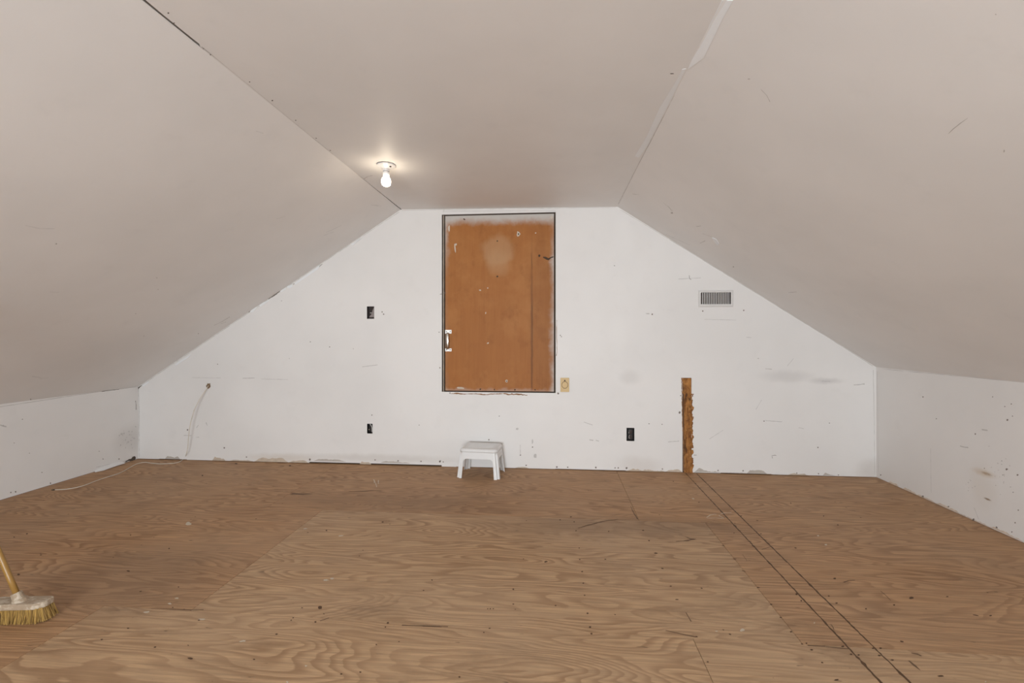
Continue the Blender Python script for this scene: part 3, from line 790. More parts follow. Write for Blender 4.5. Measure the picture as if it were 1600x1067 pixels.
def f(bm):
    fixed = [(500, 949, 9, 7), (297, 1028.5, 10, 3.5), (802, 920.5, 4, 3), (718, 1057.5, 4, 3), (853, 877.5, 7, 2.6), (909.5, 893, 3.4, 2.4), (911.5, 911, 3.2, 2.4), (913.5, 930, 3, 2.4), (918, 958, 4, 3), (922, 979.5, 5, 3.4), (924, 990, 4, 3),
             (906, 874, 3, 2), (905, 856, 2.6, 2), (900, 829, 3, 2), (897, 815, 3, 2), (875, 812, 3, 2), (892, 807.5, 3.4, 2), (951, 830, 3, 2), (1014, 844.5, 4, 2), (1005, 828.6, 4, 2), (1024, 864, 6, 2), (1035, 888, 5, 2), (868, 946, 4, 2.4),
             (765, 981.5, 4, 2.4), (756, 988, 3, 2.4), (606, 973, 4, 3), (602, 979.5, 3, 2.4), (588, 1007, 3, 2.4), (563, 1050, 4, 3), (533, 1053, 4, 2.6), (598, 815.5, 4, 2.6), (510, 828.6, 3.4, 2.6), (675, 906, 3, 2.4), (766, 951, 3, 2), (770.5, 951, 3, 2), (762, 951, 3, 2),
             (1304, 903.6, 5, 3), (1424, 934, 9, 4), (1397, 945, 4, 2.6), (1353, 951, 4, 2.4), (1295, 931, 4, 2.4), (1307, 942, 4, 2.4), (1244.5, 928, 5, 3.6), (1252, 938.5, 4, 2.4), (1317, 1009.6, 6, 2.6), (1330, 1022, 6, 3), (1341.5, 1023, 5, 2.6), (1364, 1013, 4.4, 2.4), (1376, 1012.6, 5, 3),
             (1374, 1024, 6, 2.6), (1394, 1031, 6, 2.8), (1284.5, 1035, 5, 2.6), (1307, 1062, 9, 3), (1409, 1002, 7, 2.6), (1268, 1015, 6, 3), (1253, 1006, 5, 2.4), (1260, 1005, 4, 2.4), (1236, 987, 4, 2.2), (1220, 964.5, 5, 2), (1185, 917.6, 7, 1.6), (1205, 944, 6, 2), (1162, 892, 8, 1.5), (1148, 873, 7, 1.5), (1130, 852.5, 5, 1.4),
             (1158, 806, 4, 1.6), (1092, 784.6, 2.6, 1.6), (1235.5, 786, 3, 2), (1287, 806, 3.4, 1.6), (1309, 820, 4, 2), (1243, 856, 4, 2), (1548, 961.6, 6, 2.4), (1480, 932, 5, 2), (1524, 961, 12, 1.8), (1470, 1056, 12, 3), (1106, 1034, 5, 2.6), (1058, 936.6, 7, 2), (1048, 915.6, 5, 2), (1088, 994.6, 5, 2.4),
             (1026, 864.4, 5, 1.6), (1052, 752, 3, 1.4), (52, 728, 4, 2), (453, 727.6, 4, 2.2), (316.5, 743, 3.4, 2.4), (369, 724.3, 6, 2), (288, 952, 3.6, 2.4), (242, 1011, 5, 2.6), (159, 999, 4.6, 2.6), (200, 981.5, 4, 2.4), (200.5, 892, 7, 2.2), (29, 897.6, 6, 3), (42, 833.8, 5, 2), (22, 839, 4, 2), (64, 867, 4, 1.8), (204, 836, 2.6, 2), (264, 857, 4, 2.4),
             (397, 1030, 4.6, 2.6), (294, 1008, 3, 2), (493, 971.5, 4, 3), (455, 969, 3, 2), (432, 990.6, 5, 2.4), (279, 917, 3, 2), (270, 949, 3, 2), (458, 965, 3, 2), (472, 949.5, 3, 2), (506, 959, 3, 2), (1147, 832.6, 3, 1.4), (1189, 834, 4, 1.4), (1183, 813, 5, 1.4)]
    for x, y, a, b in fixed: blob(bm, FLOOR, x, y, a * 0.82, b * 0.82, R.uniform(-.2, .2), d=0.0007)
    for k in range(70):       # nails in rows on the joists, every 0.41 m
        x = -3.4 + 0.405 * R.randrange(0, 15) + R.uniform(-.012, .012); y = R.uniform(1.3, 3.8)
        r_ = R.uniform(.0028, .005)
        bm.faces.new([bm.verts.new((x + r_ * math.cos(a), y + r_ * math.sin(a), .0006)) for a in [2 * math.pi * i / 7 for i in range(7)]])
marks('nail_heads', floor, M_FLOORNAIL, f, 'dark nail heads and chips')
def f(bm):
    ribbon(bm, FLOOR, [(985.5, 791), (990, 801), (996, 810.6)], [.004, .006, .008], .02, .6)
    ribbon(bm, FLOOR, [(903, 825), (920, 820), (944, 814), (966, 811)], [.004, .010, .008, .003], .02, .6)
    ribbon(bm, FLOOR, [(1070, 838), (1079, 842), (1088, 842)], [.003, .010, .004], .02, .6)
    ribbon(bm, FLOOR, [(1056, 846), (1074, 844.4), (1086, 842.4)], [.003, .010, .005], .02, .6)
    ribbon(bm, FLOOR, [(455, 771.5), (475, 772), (488, 771.6)], [.03, .018, .004], .03, .5)
    ribbon(bm, FLOOR, [(545, 767.5), (575, 767), (595, 766.2)], [.006, .010, .003], .03, .6)
    ribbon(bm, FLOOR, [(1318, 909.5), (1326, 907), (1336, 906.4)], .004, .02, .6)
    ribbon(bm, FLOOR, [(1376, 923), (1385, 931), (1391.5, 938)], .003, .02, .6)
    ribbon(bm, FLOOR, [(1420, 1032), (1430, 1040), (1438, 1047)], [.006, .008, .003], .02, .5)
    ribbon(bm, FLOOR, [(1424, 1020), (1434, 1022), (1440, 1024.6)], .005, .02, .6)
    ribbon(bm, FLOOR, [(1298, 975), (1302, 980), (1303, 984)], .003, .01, .5)
    ribbon(bm, FLOOR, [(1072, 957), (1076, 964), (1080, 971)], .004, .02, .6)
    ribbon(bm, FLOOR, [(236, 951), (270, 951.6), (310, 953), (318, 952.4)], [.002, .004, .006, .005], .03, .6)
    ribbon(bm, FLOOR, [(500, 970), (506, 968), (514, 965)], .004, .02, .6)
    ribbon(bm, FLOOR, [(1167, 876), (1160, 866)], .002, .02, .6)
    for x0, y0, x1, y1 in [(1095, 815.4, 1106, 816.6), (1190, 858.5, 1206, 853.5), (628, 976.6, 700, 978.6), (660, 978, 690, 979.2), (1040, 985, 1087, 995), (1262, 1008.4, 1290, 1010), (1290, 1010, 1328, 1014)]:
        ribbon(bm, FLOOR, [(x0, y0), (x1, y1)], .004, .04, .7)
marks('splits', floor, plain('dark_split', (0.17, 0.098, 0.055), 0.8), f, 'dark splits and scratches in the plywood')
def f(bm):
    for x, y, a, b in [(295, 818, 8, 5.4), (228.5, 956, 10, 2.6), (316, 967.5, 10, 2), (379.5, 1001.6, 11, 2.6), (449, 1065.6, 3.4, 3), (265, 943, 6, 2.6), (1160, 984, 9, 5), (533, 837, 7, 2), (509, 906, 10, 2.6), (519, 904, 8, 2.6), (276, 934.6, 6, 2), (1290, 851, 5, 2.4), (1278, 837, 3, 1.6),
                       (1272.6, 973, 3, 2), (1120, 986, 4, 1.6), (1540, 1065, 3, 2.4), (478, 1040, 4, 3), (1083, 779, 4, 1.6), (477, 826, 6, 1.6), (585, 752.5, 1.6, 4)]:
        blob(bm, FLOOR, x, y, a, b, R.uniform(-.15, .15), d=0.001, jit=.4)
    for pts in ([(1104, 808.6), (1110, 804.4), (1117, 803), (1119, 804)], [(1104, 809.4), (1118, 809), (1131, 810)], [(1126, 802.4), (1133, 801.4), (1143, 801)], [(584, 749), (587.6, 757), (589, 761)], [(591.4, 750), (591, 756)], [(1123, 805), (1131, 809.4)]):
        ribbon(bm, FLOOR, pts, .005, .02, .7)
marks('paint_specks', floor, plain('cream_speck', (0.60, 0.52, 0.41), 0.7), f, 'cream paint specks and chalk marks')

# ------------------------------------------------------------------ exposed strip where the partition met the wall
sx0, sx1, _, sz1 = holes['stud']
stud = thing('exposed_stud', ((sx0 + sx1) / 2, Y_BACK, 0), 'rough orange brown strip of bare wood exposed in the white wall', 'stud')
t = NT('rough_torn_wood')
v = t.coord()
a = t.noise(t.mapping(v, (0, 0, 0), (1, 1, 0.45)), 34, 6, 0.65, 0.6)
c = t.mix(t.ramp(a, 0.3, 0.7), (0.17, 0.060, 0.014), (0.50, 0.225, 0.060))
b_ = t.noise(t.mapping(v, (3, 1, 2), (1, 1, 0.35)), 26, 5, 0.6)
c = t.mix(t.ramp(b_, 0.52, 0.66, 0, 0.9), c, (0.075, 0.030, 0.010))
c = t.mix(t.ramp(t.noise(t.mapping(v, (7, 1, 5)), 48, 4, 0.6), 0.62, 0.70, 0, 0.6), c, (0.56, 0.36, 0.17))
M_TORN = t.done(c, 0.85)
bm = bmesh.new()
nx, nz = 14, 150
hw = (sx1 - sx0) / 2
grid = []
for j in range(nz + 1):
    z = 0.001 + (sz1 - 0.003) * j / nz
    fr = j / nz
    lowers = fr < 0.84
    xr = hw + (0.008 + 0.014 * mnoise.noise(Vector((3, 1, z * 26))) + 0.006 * mnoise.noise(Vector((7, 1, z * 90))) if lowers else -0.0005)
    xl = -hw + (0.010 + 0.004 * mnoise.noise(Vector((9, 4, z * 14))) if lowers else 0.0005)
    xl += 0.006 * (1 - fr); xr += 0.004 * (1 - fr)
    row = []
    for i in range(nx + 1):
        u = i / nx
        x = xl + (xr - xl) * u
        edge_ = min(1.0, 5 * u, 5 * (1 - u))
        dpt = 0.009 if not lowers else 0.001 + 0.011 * edge_ * (0.40 + 1.1 * mnoise.noise(Vector((x * 60, 2, z * 22)))) + 0.006 * mnoise.noise(Vector((x * 160, 6, z * 60)))
        if not lowers: y_ = 0.009 + 0.002 * mnoise.noise(Vector((x * 50, 3, z * 20)))
        else: y_ = -dpt if u > 0.25 else 0.004 - dpt * u * 4
        row.append(bm.verts.new((x, y_, z)))
    grid.append(row)
for p, q in zip(grid, grid[1:]):
    for i in range(nx): bm.faces.new([p[i], p[i + 1], q[i + 1], q[i]])
obj('torn_face', bm, M_TORN, stud, True)
bm = bmesh.new(); box(bm, -hw - 0.004, hw + 0.004, 0.0128, 0.09, -0.014, sz1 + 0.01)
obj('stud_wood', bm, M_RAFTER, stud)
# ------------------------------------------------------------------ vent register
vx0, vx1, vz0, vz1 = wx(1091), wx(1145.6), wz(479.6, 1118), wz(453.6, 1118)
vent = thing('vent_register', ((vx0 + vx1) / 2, Y_BACK, vz0), 'white metal vent register with vertical louvres high on the wall', 'vent')
M_VENT = plain('white_enamel', (0.72, 0.695, 0.675), 0.38, var=0.05)
VW, VH = vx1 - vx0, vz1 - vz0
iw0, iw1 = holes['vent'][0] - vent.location.x, holes['vent'][1] - vent.location.x
iz0, iz1 = holes['vent'][2] - vz0, holes['vent'][3] - vz0
bm = bmesh.new()
def rect_ring(bm, loops):
    rs = [[bm.verts.new((x, y, z)) for x, z in ((x0, z0), (x1, z0), (x1, z1), (x0, z1))] for (x0, x1, z0, z1, y) in loops]
    for a, b in zip(rs, rs[1:]):
        for k in range(4): bm.faces.new([a[k], a[(k + 1) % 4], b[(k + 1) % 4], b[k]])
    bmesh.ops.recalc_face_normals(bm, faces=bm.faces)
rect_ring(bm, [(-VW/2, VW/2, 0, VH, -0.0002), (-VW/2, VW/2, 0, VH, -0.0035), (-VW/2+.006, VW/2-.006, .006, VH-.006, -0.0075), (iw0-.002, iw1+.002, iz0-.002, iz1+.002, -0.0075), (iw0, iw1, iz0, iz1, -0.005), (iw0, iw1, iz0, iz1, 0.012)])
obj('frame', bm, M_VENT, vent)
NF = 16
fin_me = None
for k in range(NF):
    x = iw0 + (iw1 - iw0) * (k + 1) / (NF + 1)
    if fin_me is None:
        bm = bmesh.new(); box(bm, -0.0024, 0.0024, -0.0055, 0.0030, iz0 + .0002, iz1 - .0002, 0.0008)
        fin = obj('louvre', bm, M_VENT, vent); fin_me = fin.data
    else:
        fin = bpy.data.objects.new('louvre', fin_me); COL.objects.link(fin); fin.parent = vent
    fin.location = (x, 0.0, 0); fin.rotation_euler = (0, 0, math.radians(-14 if k < 9 else 0))
bm = bmesh.new()
rect_ring(bm, [(iw0 - .001, iw1 + .001, iz0 - .001, iz1 + .001, 0.013), (iw0 - .001, iw1 + .001, iz0 - .001, iz1 + .001, 0.075)])
bm.faces.new([bm.verts.new(p) for p in ((iw0, .074, iz0), (iw1, .074, iz0), (iw1, .074, iz1), (iw0, .074, iz1))])
obj('duct', bm, M_VOID, vent)
for x in (-VW / 2 + .012, VW / 2 - .012):
    bm = bmesh.new(); lathe(bm, [(.004, 0), (.0035, .0015), (.001, .002)], 10, Matrix.Translation((x, -0.0073, VH / 2)) @ Matrix.Rotation(math.pi / 2, 4, 'X'))
    obj('screw', bm, M_VENT, vent)

# ------------------------------------------------------------------ electrical boxes and outlets
M_BOX = plain('black_box_plastic', (0.012, 0.010, 0.010), 0.45, var=0.2)
M_BROWN = plain('dark_brown_bakelite', (0.035, 0.020, 0.016), 0.35, var=0.2)
M_GALV = plain('galvanised_steel', (0.42, 0.39, 0.38), 0.45, 0.5, 0.15, 60)
M_WIRE = plain('white_wire_sheath', (0.70, 0.68, 0.65), 0.5)
M_COPPER = plain('bare_metal_terminal', (0.75, 0.68, 0.60), 0.3, 0.7)
def open_box(key, label, mat, depth=0.055):
    x0, x1, z0, z1 = holes[key]
    o = thing('outlet_box', ((x0 + x1) / 2, Y_BACK, z0), label, 'electrical box')
    W, H = (x1 - x0) / 2, z1 - z0
    bm = bmesh.new(); e = 0.0004
    rect_ring(bm, [(-W+e, W-e, e, H-e, 0.0005), (-W+e, W-e, e, H-e, depth)])
    bm.faces.new([bm.verts.new(p) for p in ((-W, depth, 0), (W, depth, 0), (W, depth, H), (-W, depth, H))])
    obj('shell', bm, mat, o)
    return o, W, H
# upper box: open, light on its steel side put in as a pale wedge
o, W, H = open_box('box_upper', 'open dark switch box beside the hatch, higher of the two', M_BROWN, 0.05)
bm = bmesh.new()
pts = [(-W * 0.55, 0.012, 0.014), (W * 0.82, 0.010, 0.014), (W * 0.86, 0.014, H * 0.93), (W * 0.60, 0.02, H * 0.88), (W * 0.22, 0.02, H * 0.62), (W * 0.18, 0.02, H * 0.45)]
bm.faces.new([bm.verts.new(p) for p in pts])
q_ = obj('lit_side_wedge', bm, plain('lit_brown_steel', (0.34, 0.29, 0.28), 0.5, 0.1, 0.25, 60), o); q_.modifiers.new('t', 'SOLIDIFY').thickness = 0.001
bm = bmesh.new(); tube(bm, smooth_path([(W * 0.35, 0.045, H * 0.4), (W * 0.2, 0.02, H * 0.46), (-W * 0.02, -0.001, H * 0.475)], 6), 0.0035, 8)
obj('wire_end', bm, M_WIRE, o)
# lower box with a loose receptacle
o, W, H = open_box('box_lower', 'black outlet box with loose white wire, low on the wall', M_BOX)
bm = bmesh.new(); box(bm, -W * 0.7, W * 0.55, 0.010, 0.03, H * 0.12, H * 0.88, 0.003)
rc = obj('receptacle', bm, M_BOX, o)
bm = bmesh.new(); tube(bm, smooth_path([(-W * 0.2, 0.012, H * 0.90), (W * 0.15, 0.002, H * 0.93), (W * 0.5, 0.001, H * 0.80), (W * 0.74, 0.004, H * 0.55), (W * 0.72, 0.006, H * 0.16)], 6), 0.0028, 8)
obj('wire', bm, M_WIRE, o)
bm = bmesh.new(); box(bm, -W * 0.62, -W * 0.2, 0.006, 0.010, H * 0.36, H * 0.43, 0.001)
obj('terminal', bm, M_COPPER, o)
# right outlet: black duplex receptacle without a cover plate
o, W, H = open_box('box_right', 'black duplex outlet without cover plate, beside the exposed stud', M_BOX)
bm = bmesh.new(); box(bm, -W * 0.62, W * 0.62, 0.006, 0.03, H * 0.08, H * 0.92, 0.003)
rc = obj('receptacle', bm, M_BOX, o)
for zf in (0.31, 0.69):
    bm = bmesh.new(); lathe(bm, [(W * 0.50, 0), (W * 0.48, 0.003), (W * 0.3, 0.0035)], 16, Matrix.Translation((0, 0.0062, H * zf)) @ Matrix.Rotation(math.pi / 2, 4, 'X'))
    obj('socket_face', bm, M_BROWN, o)
for zf, xx in ((0.62, -0.40), (0.40, -0.26), (0.30, -0.40), (0.22, -0.24)):
    bm = bmesh.new(); box(bm, W * xx - .0025, W * xx + .0025, 0.0010, 0.0035, H * zf - .004, H * zf + .004, 0.001)
    obj('contact', bm, M_GALV, o)
# tan plate
tx0, tx1, tz0, tz1 = wx(875.6), wx(889.4), wz(612.2, 882), wz(590.2, 882)
tan = thing('wall_plate', ((tx0 + tx1) / 2, Y_BACK, tz0), 'tan plastic wall plate with single round socket beside the hatch', 'outlet')
M_TAN = plain('tan_plastic', (0.66, 0.46, 0.205), 0.45, var=0.06)
M_TAND = plain('brown_seam', (0.20, 0.115, 0.05), 0.6)
TW, TH = (tx1 - tx0) / 2, tz1 - tz0
bm = bmesh.new(); box(bm, -TW, TW, -0.0075, -0.0002, 0, TH, 0.0022)
obj('plate', bm, M_TAN, tan)
def cyl_y(bm, r0, r1, y0, y1, cz_, seg=12, sxx=1.0, szz=1.0, rot=0.0):
    a, b = [], []
    for k in range(seg):
        t_ = 2 * math.pi * k / seg + rot
        a.append(bm.verts.new((math.cos(t_) * r0 * sxx, y0, cz_ + math.sin(t_) * r0 * szz))); b.append(bm.verts.new((math.cos(t_) * r1 * sxx, y1, cz_ + math.sin(t_) * r1 * szz)))
    for k in range(seg): bm.faces.new([a[k], a[(k + 1) % seg], b[(k + 1) % seg], b[k]])
    bm.faces.new(list(reversed(a))); bm.faces.new(b); bmesh.ops.recalc_face_normals(bm, faces=bm.faces)
bm = bmesh.new(); cyl_y(bm, TW * 0.78, TW * 0.78, -0.0072, -0.0080, TH * 0.5, 8, 1.0, 1.12, math.pi / 8)
obj('seam', bm, M_TAND, tan)
bm = bmesh.new(); cyl_y(bm, TW * 0.68, TW * 0.62, -0.0074, -0.0098, TH * 0.5, 8, 1.0, 1.12, math.pi / 8)
obj('socket_face', bm, M_TAN, tan)
bm = bmesh.new(); cyl_y(bm, .0065, .005, -0.0074, -0.0095, TH * 0.81, 10)
obj('screw', bm, M_NAIL_SHADE, tan)

# ------------------------------------------------------------------ coax cable
hxc = (holes['cable'][0] + holes['cable'][1]) / 2; hzc = (holes['cable'][2] + holes['cable'][3]) / 2
def fp(px, py, z=0.0038): p = FLOOR.at(px, py); return Vector((p.x, p.y, z))
def bp(px, py, off): p = BACK.at(px, py, off); return p
path = [Vector((hxc, Y_BACK + 0.06, hzc)), Vector((hxc, Y_BACK + 0.006, hzc)), bp(322.5, 608, 0.022), bp(313, 622, 0.05), bp(304, 640, 0.075), bp(297.5, 662, 0.085), bp(294.5, 684, 0.075), bp(293.5, 698, 0.06), bp(291.5, 708, 0.05),
        fp(288, 717.5, 0.012), fp(280, 722.5), fp(268, 724.6), fp(250, 725.4), fp(236, 724.2), fp(226, 723), fp(214, 725.5), fp(205, 730), fp(194, 736.4), fp(184, 741), fp(168, 746), fp(150, 752), fp(136, 757.6), fp(122, 761.8), fp(104, 765), fp(86, 766)]
cab = thing('coax_cable', (hxc, Y_BACK, 0.0), 'thin cream cable hanging from a wall hole and trailing over the floor', 'cable')
bm = bmesh.new(); tube(bm, [p - cab.location for p in smooth_path(path, 8)], 0.0029, 8)
obj('cord', bm, plain('cream_cable_sheath', (0.70, 0.63, 0.53), 0.5, var=0.08), cab, True)
e0, e1 = path[-2], path[-1]
dr = (e1 - e0).normalized()
bm = bmesh.new(); tube(bm, [e1 - cab.location, e1 + dr * 0.012 - cab.location, e1 + dr * 0.022 - cab.location], [0.0042, 0.0042, 0.002], 8)
obj('connector', bm, plain('dark_connector', (0.06, 0.045, 0.035), 0.4, 0.4), cab)
bm = bmesh.new(); blob(bm, BACK, 325.4, 602.6, 6.0, 8.0, .3, 0.0007, 11, .3)
tag(obj('hole_rim', bm, plain('brown_torn_rim', (0.21, 0.135, 0.075), 0.9, var=0.3), wall_back), 'brown torn rim of the cable hole', kind='stuff')

# ------------------------------------------------------------------ step stool
stool = thing('step_stool', (-0.572, 3.728, 0.0005), 'small white plastic step stool standing against the wall', 'stool', math.radians(-4.5))
M_STOOL = plain('white_plastic', (0.80, 0.79, 0.78), 0.34, var=0.03)
SH, ARCH, AR = 0.226, 0.150, 0.030
ZS = ARCH - AR
def half(z):
    k = z / SH
    return 0.170 - 0.024 * k, 0.134 - 0.020 * k
def columns():
    """walk the outline: (side tangent, offset data) with clear span flag and lower edge height"""
    cols = []
    for s in range(4):
        ln = 0 if s % 2 == 0 else 1
        W0 = 0.170 if ln == 0 else 0.134
        rad = 0.030
        flat = W0 - rad
        wo = flat - 0.012 if ln == 0 else flat - 0.016
        xs = [-flat, -wo]
        seq = [(-flat, 0, False), (-(flat + wo) / 2, 0, False), (-wo, 0, False)]
        for k in range(9):
            a = math.pi / 2 * k / 8
            seq.append((-wo + AR * (1 - math.cos(a)), ZS + AR * math.sin(a), True))
        for k in range(1, 6): seq.append(((-wo + AR) + (2 * wo - 2 * AR) * k / 6, ARCH, True))
        for k in range(8, -1, -1):
            a = math.pi / 2 * k / 8
            seq.append((wo - AR * (1 - math.cos(a)), ZS + AR * math.sin(a), True))
        seq += [(wo, 0, False), ((flat + wo) / 2, 0, False), (flat, 0, False)]
        for (p, zb, op) in seq: cols.append((s, p / W0, None, zb, op))
        for k in range(1, 12): cols.append((s, None, k / 12, 0, False))
    return cols
COLS = columns()
def pos(col, z, inset=0.0):
    s, p, cr, zb, op = col
    a, b = half(min(z, SH))
    a -= inset; b -= inset
    r = max(0.030 - inset, 0.006)
    W, D = (a, b) if s % 2 == 0 else (b, a)
    if cr is None:
        x = max(-(W - r), min(W - r, p * W)); y = -D
    else:
        th = -math.pi / 2 + math.pi / 2 * cr
        flute = 0.013 * math.exp(-((cr - 0.5) / 0.17) ** 4) * min(1, max(0, (0.205 - z) / 0.03)) if inset <= 0.003 else 0
        rr_ = r - flute
        x = W - r + rr_ * math.cos(th); y = -(D - r) + rr_ * math.sin(th)
    for _ in range(s): x, y = -y, x
    return Vector((x, y, z))
NC = len(COLS)
def shell(faces_rows, name):
    bm = bmesh.new()
    cache = {}
    def vtx(i, z):
        k = (i % NC, round(z, 5))
        if k not in cache: cache[k] = bm.verts.new(pos(COLS[i % NC], z))
        return cache[k]
    for (i, za, zb) in faces_rows:
        q = [vtx(i, za[0]), vtx(i + 1, za[1]), vtx(i + 1, zb[1]), vtx(i, zb[0])]
        q = list(dict.fromkeys(q))
        if len(q) > 2: bm.faces.new(q)
    bmesh.ops.recalc_face_normals(bm, faces=bm.faces)
    o = obj(name, bm, M_STOOL, stool, True)
    md = o.modifiers.new('wall', 'SOLIDIFY'); md.thickness = 0.0042; md.offset = -1; md.use_even_offset = True
    es = o.modifiers.new('edges', 'EDGE_SPLIT'); es.split_angle = math.radians(38)
    return o
rows = []
NR = 6
for i in range(NC):
    A, B = COLS[i], COLS[(i + 1) % NC]
    if A[4] != B[4]: continue_same = abs((A[1] or 9) - (B[1] or 8)) < 1e-6
    za = A[3] if A[4] else ZS
    zb = B[3] if B[4] else ZS
    for k in range(NR):
        f0, f1 = k / NR, (k + 1) / NR
        rows.append((i, (za + (0.212 - za) * f0, zb + (0.212 - zb) * f0), (za + (0.212 - za) * f1, zb + (0.212 - zb) * f1)))
shell(rows, 'apron')
legs = []
run = []
order = list(range(NC))
start = next(i for i in range(NC) if COLS[i][4])
for d_ in range(NC):
    i = (start + d_) % NC
    A, B = COLS[i], COLS[(i + 1) % NC]
    if not A[4] and not B[4]: run.append(i)
    elif run: legs.append(run); run = []
if run: legs.append(run)
for run in legs:
    rr_ = []
    for i in run:
        for k in range(6):
            f0, f1 = ZS * k / 6, ZS * (k + 1) / 6
            rr_.append((i, (f0, f0), (f1, f1)))
    shell(rr_, 'leg')
bm = bmesh.new()
loops = []
for ins, z in ((0.0045, 0.1985), (-0.0018, 0.1985), (-0.0022, 0.2120), (0.0010, 0.2190), (0.0055, 0.2235), (0.011, 0.2255), (0.020, 0.2262), (0.023, 0.2245), (0.027, 0.2240)):
    loops.append([bm.verts.new(pos(c_, z, ins)) for c_ in COLS])
for a, b in zip(loops, loops[1:]):
    for k in range(NC):
        try: bm.faces.new([a[k], a[(k + 1) % NC], b[(k + 1) % NC], b[k]])
        except ValueError: pass
bm.faces.new(loops[-1])
bmesh.ops.remove_doubles(bm, verts=bm.verts[:], dist=1e-6)
bmesh.ops.recalc_face_normals(bm, faces=bm.faces)
top = obj('top', bm, M_STOOL, stool, True)
rib_me = None
for k in range(7):
    if rib_me is None:
        bm = bmesh.new(); box(bm, -0.098, 0.098, -0.0035, 0.0035, 0.2236, 0.2256, 0.0009)
        rb = obj('tread_rib', bm, M_STOOL, top); rib_me = rb.data
    else:
        rb = bpy.data.objects.new('tread_rib', rib_me); COL.objects.link(rb); rb.parent = top
    rb.location = (0, -0.060 + 0.020 * k, 0)

# ------------------------------------------------------------------ push broom
bc = FLOOR.at(14, 977)
BX, BY = bc.x, bc.y + 0.033
broom = thing('push_broom', (BX, BY, 0), 'worn push broom with whitish block and straw coloured bristles leaning on the slope', 'broom', math.radians(7.5))
t = NT('flaking_white_paint_on_wood')
v = t.coord()
k1 = t.noise(t.mapping(v, (0, 0, 0), (1, 2.2, 2)), 26, 6, 0.65, 0.4)
c = t.mix(t.ramp(k1, 0.44, 0.60), (0.36, 0.270, 0.185), (0.53, 0.445, 0.345))
c = t.mix(t.ramp(t.noise(v, 90, 4, 0.6), 0.55, 0.75, 0, 0.5), c, (0.24, 0.165, 0.10))
t.bump(k1, 0.4, 0.002)
M_BLOCK = t.done(c, 0.7)
HL, HD, Z0, Z1 = 0.112, 0.031, 0.054, 0.078
bm = bmesh.new()
outl = [(-HL, -HD * 0.55), (-HL + 0.02, -HD), (HL - 0.030, -HD), (HL - 0.004, -HD * 0.45), (HL, -HD * 0.1), (HL, HD * 0.8), (HL - 0.012, HD), (-HL + 0.02, HD), (-HL, HD * 0.55)]
prism(bm, [(x, y, Z0) for x, y in outl], (0, 0, Z1 - Z0))
bmesh.ops.bevel(bm, geom=[e for e in bm.edges], offset=0.004, segments=2, profile=0.5, affect='EDGES')
head = obj('head_block', bm, M_BLOCK, broom)
# bristles
t = NT('straw_bristle')
oi = t.n('ShaderNodeNewGeometry')
c = t.mix(oi.outputs['Random Per Island'], (0.17, 0.092, 0.022), (0.50, 0.300, 0.070))
M_BR = t.done(c, 0.65)
bm = bmesh.new()
rr = random.Random(5)
def inside(x, y):
    return abs(x) < HL - 0.006 and abs(y) < HD - 0.004 and not (x > HL - 0.03 and y < -HD + (x - HL + 0.03) * 0.7)
cnt = 0
while cnt < 3400:
    x, y = rr.uniform(-HL, HL), rr.uniform(-HD, HD)
    if not inside(x, y): continue
    cnt += 1
    flare = max(0, (abs(x) - HL + 0.05) / 0.05) ** 1.5 * 0.022 * (1 if x > 0 else -1)
    fx = x + flare + rr.gauss(0, 0.004); fy = y * 1.16 + rr.gauss(0, 0.0035)
    zt = abs(rr.gauss(0, 0.0018)) + 0.0004 + 0.006 * abs(flare) / 0.022
    mid = Vector(((x * 0.55 + fx * 0.45) + flare * 0.15, y * 0.6 + fy * 0.4, 0.030))
    P = [Vector((x, y, Z0 + 0.004)), mid, Vector((fx, fy, zt))]
    rings = []
    for p, rad in zip(P, (0.0011, 0.0011, 0.0007)):
        rings.append([bm.verts.new(p + Vector((math.cos(q) * rad, math.sin(q) * rad, 0))) for q in (0.3, 2.4, 4.5)])
    for a, b in zip(rings, rings[1:]):
        for q in range(3): bm.faces.new([a[q], a[(q + 1) % 3], b[(q + 1) % 3], b[q]])
    bm.faces.new(rings[-1])
tag(obj('bristles', bm, M_BR, broom), 'straw coloured bristles', kind='stuff')
# socket and handle, the handle resting on the sloping ceiling
hd = Vector((-0.395, 0.02, 0.92)).normalized()
s0 = Vector((0.004, 0.0, Z1 - 0.004))
rotm = hd.to_track_quat('Z', 'Y').to_matrix().to_4x4()
bm = bmesh.new(); lathe(bm, [(0.030, -0.010), (0.026, 0.004), (0.0185, 0.014), (0.0165, 0.034), (0.0150, 0.036)], 20, Matrix.Translation(s0) @ rotm)
obj('socket', bm, M_BLOCK, broom, False)
bmw = Matrix.Translation(broom.location) @ Matrix.Rotation(math.radians(7.5), 4, 'Z')
w0, wd = bmw @ s0, (bmw.to_3x3() @ hd).normalized()
L = (SLOPE_L.p - w0).dot(SLOPE_L.n) / wd.dot(SLOPE_L.n) - 0.017
t = NT('varnished_broom_handle')
v = t.coord()
c = t.mix(t.noise(t.mapping(v, (0, 0, 0), (30, 30, 3)), 1.0, 4, 0.6), (0.285, 0.150, 0.036), (0.385, 0.220, 0.060))
M_HANDLE = t.done(c, 0.38)
bm = bmesh.new(); lathe(bm, [(0.0098, 0.012), (0.0104, 0.10), (0.0106, L - 0.02), (0.0110, L - 0.006), (0.0060, L)], 20, Matrix.Translation(s0) @ rotm)
obj('handle', bm, M_HANDLE, broom, True)

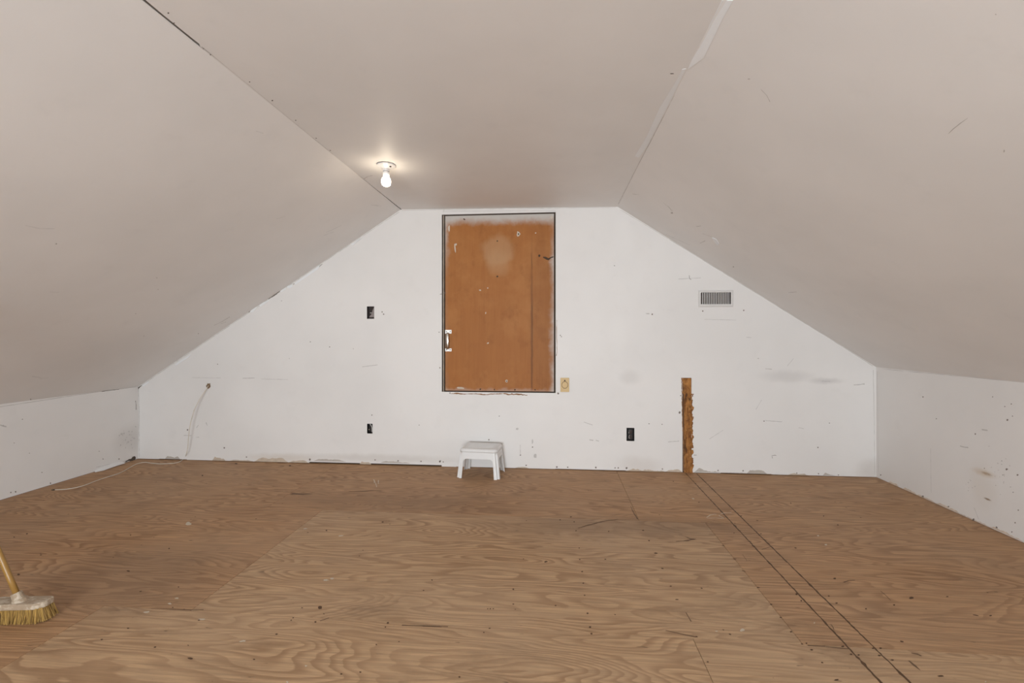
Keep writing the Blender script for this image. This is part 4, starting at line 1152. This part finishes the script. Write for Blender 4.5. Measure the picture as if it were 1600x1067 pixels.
# ------------------------------------------------------------------ ceiling bulbs in porcelain lampholders
M_PORC = plain('white_porcelain', (0.74, 0.72, 0.71), 0.3, var=0.03)
def emit(name, strength, col):
    t = NT(name)
    e = t.n('ShaderNodeEmission'); e.inputs[0].default_value = (*col, 1); e.inputs[1].default_value = strength
    t.l(e.outputs[0], t.out.inputs[0]); return t.m
def bulb_light(x, y, label, strength, col):
    z = zc(x)
    o = thing('ceiling_light', (x, y, z), label, 'light')
    bm = bmesh.new()
    lathe(bm, [(0.0560, -0.0005), (0.0560, -0.003)], 12); obj('gap_shade', bm, M_NAIL_SHADE, o)  # dark disc painting in the shadow gap between ceiling and base
    bm = bmesh.new()
    lathe(bm, [(0.0590, -0.0032), (0.0600, -0.0060), (0.0580, -0.0100), (0.0420, -0.0180), (0.0280, -0.0245), (0.0225, -0.030)], 12, cap0=True, cap1=True)
    obj('base', bm, M_PORC, o)
    bm = bmesh.new()
    lathe(bm, [(0.0205, -0.0285), (0.0205, -0.040), (0.0190, -0.0415), (0.0190, -0.0440), (0.0205, -0.0455), (0.0200, -0.066), (0.0165, -0.0672)], 24)
    obj('socket', bm, M_PORC, o, True)
    bm = bmesh.new(); lathe(bm, [(0.0193, -0.0412), (0.0196, -0.0428), (0.0193, -0.0442)], 24); obj('socket_seam', bm, M_NAIL_SHADE, o)
    bm = bmesh.new(); lathe(bm, [(0.0060, 0.004), (0.0056, -0.0016), (0.002, -0.0026)], 10, Matrix.Translation((0.034, -0.021, -0.0205)))
    obj('screw', bm, M_NAIL_SHADE, o)
    bm = bmesh.new()
    lathe(bm, [(0.0150, -0.066), (0.0180, -0.070), (0.0185, -0.078), (0.0255, -0.086), (0.0285, -0.098), (0.0280, -0.112), (0.0245, -0.124), (0.0165, -0.131), (0.006, -0.1335)], 28)
    obj('bulb', bm, emit('bulb_glow', strength, col), o, True)
    return o
b0 = CEIL.at(603.4, 257.6)
bulb_light(b0.x, b0.y, 'lit bare bulb in white porcelain lampholder on the ceiling near the gable', BULB_VIEW, (1.0, 0.86, 0.66))
